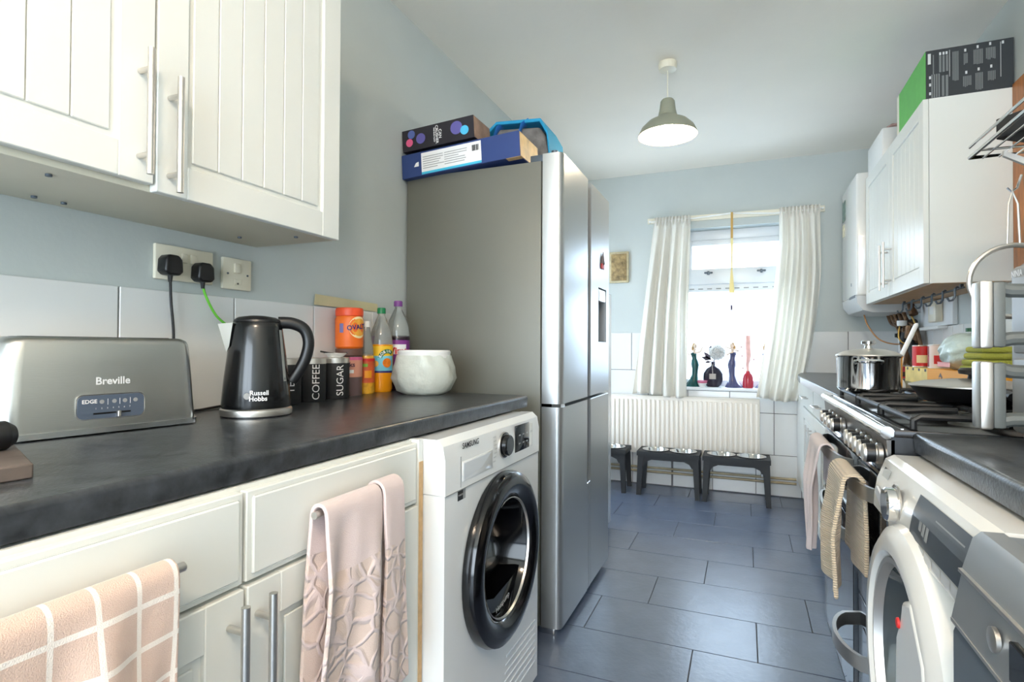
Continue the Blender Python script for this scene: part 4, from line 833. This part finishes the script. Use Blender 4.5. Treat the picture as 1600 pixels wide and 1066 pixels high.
# frying pan
px, py, pz = .505, 1.64, .927
t = thing('frying_pan', 'black frying pan under a shallow steel lid on the middle burner', 'pan', (px, py, pz))
B().lathe([(0, 0), (.095, 0), (.105, .005), (.127, .036), (.124, .037), (.102, .01), (0, .005)], (px, py, pz), 48).build('pan', blackp, t)
ld = B().lathe([(.129, .037), (.129, .040), (.10, .048), (.05, .054), (0, .056)], (px, py, pz), 48).build('lid', satin, t); B().lathe([(.014, .055), (.012, .064), (.03, .067), (.032, .076), (.026, .081), (0, .082)], (px, py, pz), 24).build('lid_knob', blackp, ld)
B().tube([(px-.01, py-.125, pz+.03), (px-.015, py-.19, pz+.036), (px-.02, py-.27, pz+.032)], .012, 10, rads=[.010, .012, .011], flat=.8).build('handle', blackp, t)
# white utensil leaning behind pot
t = thing('cooking_spoon', 'white long-handled spoon leaning up behind the steel stockpot', 'utensil', (.52, 2.3, WZ))
B().tube([(.478, 2.245, .93), (.50, 2.28, 1.03), (.562, 2.37, 1.135)], .017, 10, flat=.45).build('handle', white, t); B().ball((.474, 2.243, .926), .03, .015, .035).build('spoon_bowl', white, t)

# towels on the cooker
drape('hand_towel', 'pale pink cloth bunched on the far oven rail', CX-.046, .760, -1, 1.82, 2.05, .33, .12, cloth_mat('towel_pale', (228, 212, 208), 'plain'), .010, 2.2, .4, flare=-.5, thick=.006, rb=.019, skew=.12)
drape('hand_towel', 'beige ribbed towel folded over the near oven rail', CX-.046, .760, -1, 1.39, 1.575, .255, .2, cloth_mat('towel_beige', (206, 186, 158), 'rib'), .010, 1.3, 1.2, flare=.22, thick=.009, rb=.02, skew=.10)

# ---------------------------------------------------------------- tins and packets behind the cooker (far right worktop)
def tin(label, x, y, z, r, h, c1, c2, group='tins on the far worktop'):
    t = thing('food_tin', label, 'tin', (x, y, z), 0, group); f = facing(x, y)
    B().lathe([(0, 0), (r, 0), (r+.001, .003), (r, .005), (r, h-.005), (r+.001, h-.003), (r, h), (r-.003, h-.002), (0, h-.002)], (0, 0, 0), 28).build('can', satin, t, local=True)
    b = B(); band(b, 0, 0, r+.0006, .006, h-.006, 0, 2*PI, 28); b.build('label_wrap', c1, t, local=True); b = B(); band(b, 0, 0, r+.0009, h*.2, h*.55, f-.6, f+.5, 8); b.build('label_panel', c2, t, local=True)
pw = M('cream_print', (246, 226, 172)); bk = M('dark_label', (60, 44, 40), .5, var=.5, scale=40)
tin('lower tin with red patterned label beside the stockpot', .80, 3.66, WZ, .040, .075, M('red_pattern', (204, 60, 70), .5, var=.7, scale=45), bk)
tin('lower slim dark tin against the yellow box', .83, 3.52, WZ, .03, .072, bk, yellow)
bx = thing('snack_box', 'pale yellow carton with black squares holding red tins', 'box', (.85, 3.3, WZ)); B().box(.775, .93, 3.06, 3.46, WZ, WZ+.074, .001, 1).build('carton', M('pale_yellow_card', (240, 214, 130), .6, var=.15, scale=14), bx)
for i in range(4): B().box(.774, .776, 3.10+i*.1, 3.125+i*.1, WZ+.06, WZ+.072).build('black_square', blackp, bx)
tin('leftmost red tin standing on the yellow carton', .83, 3.38, WZ+.074, .042, .11, red, pw); tin('middle dark and red tin standing on the yellow carton', .86, 3.25, WZ+.074, .04, .11, M('dark_red_label', (150, 40, 40), .5, var=.8, scale=30), yellow); tin('white and red tin standing on the yellow carton', .835, 3.125, WZ+.074, .04, .112, M('white_red_label', (226, 206, 196), .5, var=.1), red)
bx = thing('tea_box', 'orange carton with small house emblem in front of the bread bag', 'box', (.83, 2.75, WZ)); B().box(.765, .93, 2.45, 3.045, WZ, WZ+.078, .001, 1).build('carton', M('orange_card', (240, 164, 36), .55), bx)
cy = 2.86; B().prism([(cy-.02, WZ+.022), (cy+.02, WZ+.022), (cy+.02, WZ+.045), (cy+.026, WZ+.045), (cy, WZ+.064), (cy-.026, WZ+.045), (cy-.02, WZ+.045)], .7642, .7652, 'YZ').build('house_emblem', M('brown_print', (90, 60, 30)), bx); B().prism([(cy-.011, WZ+.028), (cy+.011, WZ+.028), (cy+.011, WZ+.046), (cy-.011, WZ+.046)], .7636, .7644, 'YZ').build('emblem_centre', M('orange_card', (240, 164, 36)), bx)
t = thing('bread_bag', 'clear printed plastic bag of bread on the orange carton', 'bag', (.84, 2.86, WZ+.078))
b = B().ball((.845, 2.86, WZ+.078+.075), .078, .125, .08, 56, 36)
for v in b.bm.verts: v.co.z = max(v.co.z, WZ+.0785); k = .004*math.sin(v.co.y*90+v.co.z*60)+.003*math.sin(v.co.z*150+v.co.y*40); v.co.x += k; v.co.z += k*.6 if v.co.z > WZ+.09 else 0
b.build('bag', M('bag_print', (206, 226, 224), .25, var=.12, scale=12, bump=.5, bscale=40), t, ang=180)
b = B(); b.grid(lambda u, v: (.775-.002*math.sin(v*9), 2.78+u*.16, WZ+.09+v*.02), 8, 3); b.build('pink_stripe', M('pink_stripe', (226, 150, 150), .4), t)
t = thing('milk_bottle', 'small bottle with dark green cap behind the bread bag', 'bottle', (.92, 3.0, WZ+.078)); B().lathe([(0, 0), (.02, 0), (.02, .13), (.012, .155), (.012, .163)], (.905, 2.985, WZ+.078), 20).build('bottle', clearp, t); B().lathe([(.0165, .162), (.0165, .178), (0, .179)], (.905, 2.985, WZ+.078), 20).build('cap', M('dark_green_cap', (40, 96, 62)), t)
b = B()
for i in range(4): b.box(.775+.004*i, .90-.003*i, 2.47+.006*i, 2.68-.008*i, WZ+.0785+.024*i, WZ+.1015+.024*i, .010, 3)
tag(b.build('dish_cloth', M('lime_cloth', (168, 170, 70), .9, bump=.5, bscale=200)), 'folded olive-lime dishcloth on the orange carton behind the air fryer', 'cloth')

# ---------------------------------------------------------------- right wall cabinet, boiler, things on top
KX0, KY0, KY1, KZ0, KZ1 = .679, 2.667, 3.794, 1.315, 2.05
t = thing('wall_cabinet', 'white double-door wall cabinet on the right wall with carton on top', 'cabinet', (.81, 3.2, KZ0))
B().box(KX0+.001, XR-.001, KY0, KY1, KZ0, KZ1).build('body', cabw, t); B().box(KX0+.012, XR-.002, KY0+.004, KY1-.004, KZ0-.0015, KZ0-.0003).build('underside', M('underside_beech', (186, 150, 110), .5, var=.1, scale=10), t)
dn = panel_door(t, -1, KX0, KY0, 3.228, KZ0, KZ1, 6); df = panel_door(t, -1, KX0, 3.233, KY1, KZ0, KZ1, 6)
bar_handle(dn, -1, KX0-.019, 1.352, 1.575, 3.19, True, .006, .034); bar_handle(df, -1, KX0-.019, 1.345, 1.572, 3.272, True, .006, .034)
hk = thing('hook_rail', 'row of six steel cup hooks on a rail under the right wall cabinet', 'hook rail', (.78, 3.0, 1.28))
B().cyl((.80, 2.70, 1.298), (.80, 3.62, 1.298), .004, seg=10).box(.795, .805, 2.72, 2.735, 1.296, 1.313).box(.795, .805, 3.58, 3.595, 1.296, 1.313).build('rail', blackm, hk)
for y in (2.76, 2.91, 3.06, 3.22, 3.39, 3.56): B().tube([(.80, y, 1.302), (.795, y, 1.306), (.788, y, 1.30), (.787, y, 1.265), (.78, y, 1.252), (.768, y, 1.25), (.762, y, 1.262)], .0042, 8).build('hook', greyd, hk)
t = thing('boiler', 'white wall-hung combi boiler beyond the right wall cabinet', 'boiler', (.78, 4.07, 1.3))
B().box(.615, XR-.001, 3.815, 4.33, 1.37, 2.10, .012, 3).build('casing', enamel2, t); 
b = B(); b.prism([(.615, 1.37), (.62, 1.325), (.65, 1.285), (.70, 1.27), (XR-.002, 1.27), (XR-.002, 1.37)], 3.818, 4.327, 'XZ'); b.build('control_cover', M('boiler_grey', (206, 208, 208), .35), t)
B().box(.6135, .616, 3.86, 4.05, 1.362, 1.378).build('cover_trim', M('boiler_trim', (120, 126, 134), .4), t); B().box(.613, .6152, 4.19, 4.30, 1.90, 2.03).build('rating_sticker', M('sticker_green', (110, 130, 120), .5, var=.4, scale=30), t); B().box(.613, .6152, 4.23, 4.30, 1.80, 1.88).build('warning_sticker', M('sticker_cream', (220, 210, 180), .5, var=.3, scale=50), t)
B().box(.613, .6152, 3.98, 3.99, 1.44, 1.46).build('logo', greyd, t)
pm2 = M('copper_dark', (112, 84, 60), .45, .6, var=.4, scale=25); rr = random.Random(11)
for i, (y, z1) in enumerate(((3.88, 1.0), (3.98, 1.03), (4.08, .96), (4.17, 1.05), (4.25, .92))): B().tube(sp([(.86, y, 1.275), (.88, y, 1.22), (.9, y-.1, 1.17), (.925, y-.12, z1), (.93, y-.1, .906)], 4), .011, 10).build('pipe', pm2, t)
for i, (y, z) in enumerate(((3.86, 1.21), (3.95, 1.17), (4.05, 1.22), (3.8, 1.12), (4.12, 1.14))): B().cyl((.90, y-.03, z), (.90, y+.03, z), .02, seg=12).box(.87, .90, y-.012, y+.012, z-.012, z+.012, .002, 1).build('valve', pm2 if i % 2 else blackm, t)
for i in range(16):
    y, z, x = rr.uniform(3.74, 4.12), rr.uniform(.98, 1.26), rr.uniform(.87, .92); r_ = rr.uniform(.014, .026)
    B().cyl((x, y, z), (x+rr.uniform(-.02, .02), y+rr.uniform(-.05, .05), z+rr.choice((-.07, .07))), r_, r_*rr.uniform(.6, 1), seg=10).build('fitting', blackm if i % 3 else pm2, t)
B().lathe([(.024, 0), (.026, .01), (.026, .03), (.0, .032)], (.85, 3.86, 1.19), 16).build('gauge', white, t)
B().tube(sp([(.70, 4.1, 1.28), (.72, 4.08, 1.2), (.78, 4.05, 1.11), (.86, 3.95, 1.085), (.91, 3.84, 1.13), (.90, 3.8, 1.2)], 8), .0045, 8).build('copper_hose', M('copper_bright', (176, 128, 86), .4, .6), t); B().tube(sp([(.84, 3.86, 1.2), (.83, 3.84, 1.12), (.86, 3.82, 1.09), (.9, 3.78, 1.16), (.88, 3.8, 1.25)], 6), .004, 8).build('copper_hose', M('brass', (190, 156, 84), .35, .7), t)
# white trunking panel and spur on right wall
tag(B().box(XR-.022, XR-.001, 3.30, 3.83, 1.175, 1.312, .002, 1).build('wall_panel', M('panel_white', (228, 230, 232), .4)), 'white boxed panel on the right wall under the cabinet', 'panel')
t = thing('control_box', 'small white control box on the panel below the hooks', 'switch', (XR-.04, 3.52, 1.2)); B().box(XR-.055, XR-.0225, 3.44, 3.56, 1.195, 1.30, .004).build('case', cream, t); B().box(XR-.0565, XR-.0545, 3.47, 3.53, 1.235, 1.275).build('faceplate', white, t)
tag(B().box(XR-.05, XR-.001, 3.42, 3.74, 1.158, 1.1745, .003, 1).build('cable_trunking', white), 'white plastic trunking strip above the right wall tiles', 'trunking')
# wooden upright at the right frame edge
tag(B().box(XR-.014, XR-.001, 2.54, 2.664, 1.0, 2.06, .002, 1).build('wooden_batten', wood), 'orange varnished wooden batten on the wall next to the cabinet side', 'batten')
# carton on top of right cabinet
t = thing('cardboard_box', 'black and green appliance carton with printed panels on top of the right cabinet', 'box', (.825, 2.9, KZ1))
B().box(.672, XR-.004, 2.675, 3.12, KZ1+.0005, KZ1+.195, .001, 1).build('carton', M('carton_black', (46, 50, 54), .5, var=.05, scale=5), t); B().box(.6705, .6722, 2.676, 3.08, KZ1+.002, KZ1+.193).build('green_panel', M('carton_green', (96, 186, 84), .5, var=.06, scale=20), t); B().box(.6703, .6722, 3.081, 3.119, KZ1+.002, KZ1+.193).build('cream_corner', cream, t)
b = B(); X0 = .672; W_ = XR-.004-X0
def pblock(u0, u1, v0, v1, n):
    for i in range(n): 
        u = u0+(u1-u0)*(i+.5)/n; w = (u1-u0)/n*.32; b.box(X0+(u-w)*W_, X0+(u+w)*W_, 2.6738, 2.6752, KZ1+.195*(1-v1+random.uniform(0, .03)), KZ1+.195*(1-v0))
for q in ((.08, .10, .1, .5, 1), (.15, .27, .14, .48, 3), (.06, .17, .5, .98, 4), (.18, .27, .55, .98, 2), (.31, .385, .1, .7, 6), (.44, .49, .17, .4, 3), (.55, .66, .13, .43, 6), (.69, .80, .13, .37, 6), (.43, .53, .63, .85, 5), (.57, .66, .6, .95, 5), (.71, .80, .6, .8, 5)): pblock(*q)
b.build('small_print', M('dim_print', (118, 122, 122), .7), t)
b = B()
for u, v in ((.46, .1), (.6, .07), (.74, .05), (.47, .55), (.61, .52), (.75, .5), (.88, .06), (.17, .09), (.21, .09), (.245, .09), (.05, .55), (.05, .7), (.05, .88)): b.box(X0+(u-.011)*W_, X0+(u+.011)*W_, 2.6736, 2.6752, KZ1+.195*(1-v)-.007, KZ1+.195*(1-v)+.004)
b.box(X0+.025*W_, X0+.06*W_, 2.6736, 2.6752, KZ1+.14, KZ1+.182); b.build('icon_print', M('pale_print', (210, 212, 212), .7), t)
b = B(); b.box(X0+.275*W_, X0+.285*W_, 2.6737, 2.6752, KZ1+.08, KZ1+.185).box(X0+.85*W_, X0+.86*W_, 2.6737, 2.6752, KZ1+.05, KZ1+.185); b.build('divider_print', greyprint, t)
# white pack with clothing on top
t = thing('storage_pack', 'white packet with folded floral cloth on the far end of the right cabinet', 'packet', (.78, 3.6, KZ1))
B().box(.668, .9, 3.42, 3.78, KZ1+.0005, KZ1+.165, .01, 2).build('packet', white, t)
b = B().ball((.77, 3.58, KZ1+.18), .085, .15, .03, 24, 14)
for v in b.bm.verts: v.co.z += .010*math.sin(v.co.y*45)*math.cos(v.co.x*60)
b.build('floral_cloth', M('floral', (186, 150, 146), .9, var=.6, scale=22, bump=.6, bscale=30), t, ang=180)

# ---------------------------------------------------------------- wire shelf, tablet, sieve at right edge
t = thing('wire_shelf', 'chrome wire wall shelf on brackets at the right frame edge', 'shelf', (.78, 1.6, 1.58)); SX, SY0, SY1, SZ_ = .60, 1.05, 1.975, 1.603
B().tube([(SX, SY0, SZ_), (SX, SY1, SZ_), (XR-.004, SY1, SZ_), (XR-.004, SY0, SZ_)], .0055, 8, closed=True).build('frame', chrome, t); B().tube([(SX, SY0, SZ_+.03), (SX, SY1, SZ_+.03)], .004, 8).build('front_rail', chrome, t)
for i in range(9): x = SX+.03+i*.037; B().cyl((x, SY0, SZ_-.004), (x, SY1, SZ_-.004), .0028, seg=8).build('wire', chrome, t)
for y in (1.9, 1.4): B().cyl((SX, y, SZ_-.002), (XR-.004, y, SZ_-.008), .0035, seg=8).build('cross_wire', chrome, t)
for y in (1.93, 1.2):
    B().prism([(SX+.06, 1.60), (SX+.06, 1.585), (XR-.03, 1.42), (XR-.004, 1.40), (XR-.004, 1.44)], y-.006, y+.006, 'XZ').build('bracket', satin, t); B().tube([(.70, y, 1.53), (.69, y, 1.495), (.678, y, 1.485), (.668, y, 1.497)], .003, 6).build('hook', chrome, t)
t = thing('storage_tray', 'dark shallow tray standing on the chrome wire shelf', 'tray', (.742, 1.865, SZ_+.006), .62)
B().box(-.11, .13, -.06, .06, 0, .008, .003).box(-.11, .13, -.06, -.052, 0, .055, .003).box(-.11, .13, .052, .06, 0, .055, .003).box(-.11, -.102, -.06, .06, 0, .055, .003).box(.122, .13, -.06, .06, 0, .055, .003).build('tray_body', blackm, t, local=True)
B().box(-.03, .0, -.062, -.059, .012, .022, .001, 1).build('yellow_tag', M('lime_tag', (206, 210, 60), .5), t, local=True)
t = thing('sieve', 'steel sieve hanging by its wire handle from the shelf bracket', 'sieve', (.68, 1.91, 1.2)); sx_, sy_ = .678, 1.925
B().tube([(sx_-.012, sy_, 1.332), (sx_-.008, sy_, 1.45), (sx_, sy_, 1.487), (sx_+.012, sy_, 1.45), (sx_+.016, sy_, 1.332)], .0028, 8).build('handle', satin, t)
ring = [(sx_+.002+.098*math.cos(a), sy_, 1.24+.098*math.sin(a)) for a in [2*PI*i/36 for i in range(36)]]
B().tube(ring, .007, 8, closed=True).build('rim', satin, t); B().lathe([(.096, 0), (.09, .03), (.065, .06), (.03, .075), (0, .078)], (sx_+.002, sy_, 1.24), 28, 'Y').build('mesh_bowl', M('sieve_mesh', (150, 150, 148), .5, .6, alpha=.18), t)

# ---------------------------------------------------------------- stacked air fryer
t = thing('air_fryer', 'tall grey double-stack air fryer with two silver bar handles at the right frame edge', 'air fryer', (.67, 1.14, WZ)); AX, AY0, AY1 = .447, .995, 1.285
nm = M('ninja_grey', (150, 148, 145), .45, .2); gripd = M('grip_grey', (88, 92, 90), .45)
B().box(AX, .90, AY0, AY1, WZ+.012, WZ+.312, .012, 3).build('body', nm, t); B().box(AX+.015, .89, AY0+.01, AY1-.01, WZ, WZ+.013, .003).build('base', M('base_blue_grey', (70, 84, 100), .4), t)
b = B(); b.prism([(AY0+.02+.25*i/12, WZ+.308+.014*math.sin(PI*i/12)) for i in range(13)]+[(AY1-.02, WZ+.27), (AY0+.02, WZ+.27)], AX+.005, .88, 'YZ'); b.build('top_cap', nm, t)
for (z0, z1) in ((WZ+.155, WZ+.29), (WZ+.025, WZ+.145)):
    d = B().box(AX-.006, AX+.01, AY0+.012, AY1-.03, z0, z1, .004).build('drawer', nm, t)
    hz0, hz1 = (1.053, 1.163) if z0 > WZ+.1 else (.922, 1.032); hx = AX-.094; hy = 1.142
    g = B(); g.box(hx, hx+.018, hy-.02, hy+.02, hz0, hz1, .004).build('grip_face', satin, d)
    B().box(hx+.018, hx+.035, hy-.017, hy+.017, hz0+.002, hz1-.002, .004).build('grip_back', gripd, d)
    for zz in (hz0+.012, hz1-.012): B().tube([(hx+.03, hy, zz), (hx+.045, hy, zz+(.004 if zz < (hz0+hz1)/2 else -.004)), (AX+.002, hy, zz+(.006 if zz < (hz0+hz1)/2 else -.006))], .0115, 10).build('grip_arm', gripd, d)
text('NINJA', .0155, whitep, t, '-X', (AX-.0002, 1.251, WZ+.296), bold=.0005, depth=.001)

# ---------------------------------------------------------------- white washing machine (right)
t = thing('washing_machine', 'white washing machine with chrome knob and dark display under the right worktop', 'washing machine', (.55, .99, 0)); XW = .250
b = B().box(XW+.18, .86, .79, 1.288, .02, .846).box(XW+.02, XW+.19, .79, 1.288, .745, .846).box(XW+.01, XW+.19, .79, 1.288, .02, .05)
hole_plate(b, XW+.19, XW+.01, .79, 1.288, .049, .7455, 1.04, .54, .178).build('body', enamel2, t)
for y in (.83, 1.25): B().cyl((XW+.06, y, 0), (XW+.06, y, .025), .02, seg=12).build('foot', blackp, t)
ctl = B().prism([(XW+.02, .846), (XW+.006, .838), (XW-.008, .80), (XW-.013, .77), (XW-.014, .745), (XW+.019, .745)], .7885, 1.2895, 'XZ').build('control_panel', enamel2, t)
def on_panel(z):  # x of the sloping fascia at height z
    pts = [(.838, XW+.006), (.80, XW-.008), (.77, XW-.013), (.745, XW-.014)]
    for (za, xa), (zb, xb) in zip(pts, pts[1:]):
        if zb <= z <= za: return xa+(xb-xa)*(za-z)/(za-zb)
    return pts[0][1]
kx = on_panel(.787); kb = B().lathe([(.028, 0), (.028, -.017), (.025, -.02), (0, -.02)], (kx, 1.125, .787), 28, 'X').build('programme_knob', chrome, ctl); B().lathe([(.033, .0005), (.034, -.003), (.029, -.003)], (kx, 1.125, .787), 28, 'X').build('knob_ring', satin, kb)
def strip(y0, y1, z0, z1, off): 
    b = B(); n = 6
    for i in range(n):
        za, zb = z0+(z1-z0)*i/n, z0+(z1-z0)*(i+1)/n
        b.bm.faces.new([b.bm.verts.new(p) for p in ((on_panel(za)-off, y0, za), (on_panel(za)-off, y1, za), (on_panel(zb)-off, y1, zb), (on_panel(zb)-off, y0, zb))])
    return b
ds = strip(.81, 1.035, .766, .828, .0012).build('display', M('display_slate', (50, 58, 68), .3), ctl)
for i in range(3): strip(0.95+i*.016, .9625+i*.016, .778+.003*i, .798, .0016).build('display_icon', greyprint, ds)
strip(.83, .94, .812, .814, .0016).build('display_line', greyprint, ds)
for i in range(6): strip(.812+i*.037, .846+i*.037, .7505, .7635, .0012).build('button', M('button_grey', (190, 192, 194), .3), ctl)
strip(1.215, 1.262, .81, .826, .0012).build('logo', chrome, ctl)
dc = (XW-.002, 1.04, .54); prf = [(.232, .012), (.234, -.002), (.226, -.022), (.207, -.033), (.186, -.034), (.178, -.026), (.172, -.010)]
dd = B().lathe(prf, dc, 56, 'X').build('door', enamel2, t)
B().lathe([(.174, -.024), (.176, -.028), (.168, -.028), (.164, -.014)], dc, 48, 'X').build('chrome_rim', satin, dd); B().lathe([(.170, -.016), (.155, .04), (.11, .09), (.06, .11), (0, .115)], dc, 40, 'X').build('door_glass', M('grey_glass', (70, 76, 76), .05, coat=1), dd)
pl = [(.905+.0, .56), (.93, .60), (.955, .61)]
B().prism([(.90, .40), (.97, .39), (1.0, .46), (1.015, .55), (1.01, .62), (.985, .655), (.975, .685), (.93, .70), (.87, .64), (.85, .55), (.86, .47)], dc[0]-.036, dc[0]-.02, 'YZ').build('door_pull', enamel2, dd, mods=(('BEVEL', dict(width=.008, segments=3)),)); B().lathe([(.008, 0), (.007, -.003), (0, -.004)], (dc[0]-.036, 1.0-.012, .645), 16, 'X').build('red_dot', red, dd)
B().prism([(1.20, .775), (1.255, .79), (1.27, .775), (1.21, .755)], XW-.016, XW-.0125, 'YZ').build('drawer_grip', M('shade_white', (214, 218, 222)), ctl)
B().prism([(1.272, .60), (1.28, .60), (1.28, .635), (1.272, .635)], XW+.008, XW+.011, 'YZ').build('energy_sticker', M('sticker_red', (200, 90, 70), .5, var=.4, scale=80), t)
tag(B().box(.322, .9, .16, 1.29, .8478, .8515).build('batten_strip', chip), 'bare chipboard underside strip of the near right worktop', 'strip')

# ---------------------------------------------------------------- grey machine (right front)
t = thing('tumble_dryer', 'grey front-loading appliance in the bottom right corner of the photo', 'appliance', (.55, .48, 0)); GX = .217
B().box(GX+.03, .85, .19, .783, .02, .846, .01, 2).build('body', greym, t)
for y in (.23, .74): B().cyl((GX+.08, y, 0), (GX+.08, y, .025), .02, seg=12).build('foot', blackp, t)
B().prism([(GX+.05, .8465), (GX+.03, .846), (GX+.022, .838), (GX+.012, .802), (GX+.05, .802)], .188, .785, 'XZ').build('top_fascia', greym, t)
B().prism([(GX+.012, .799), (GX+.002, .745), (GX+.04, .745), (GX+.04, .799)], .188, .785, 'XZ').build('control_panel', greym, t)
B().box(GX+.008, GX+.03, .189, .784, .7985, .8025).build('panel_seam', satin, t); B().box(GX+.001, GX+.03, .189, .784, .7415, .7455).build('panel_seam', satin, t)
B().box(GX+.001, GX+.035, .19, .783, .05, .7415, .008).build('door', greyd, t)
B().lathe([(.012, 0), (.012, -.004), (.009, -.005), (0, -.005)], (GX+.0065, .675, .772), 24, 'X').build('power_button', satin, t)
B().box(GX+.0035, GX+.012, .35, .64, .752, .788, .001, 1).build('display', dglass, t)
B().box(GX+.075, GX+.3, .25, .70, .8462, .8475, .0005, 1).build('top_lid', M('lid_grey', (176, 182, 184), .3), t)
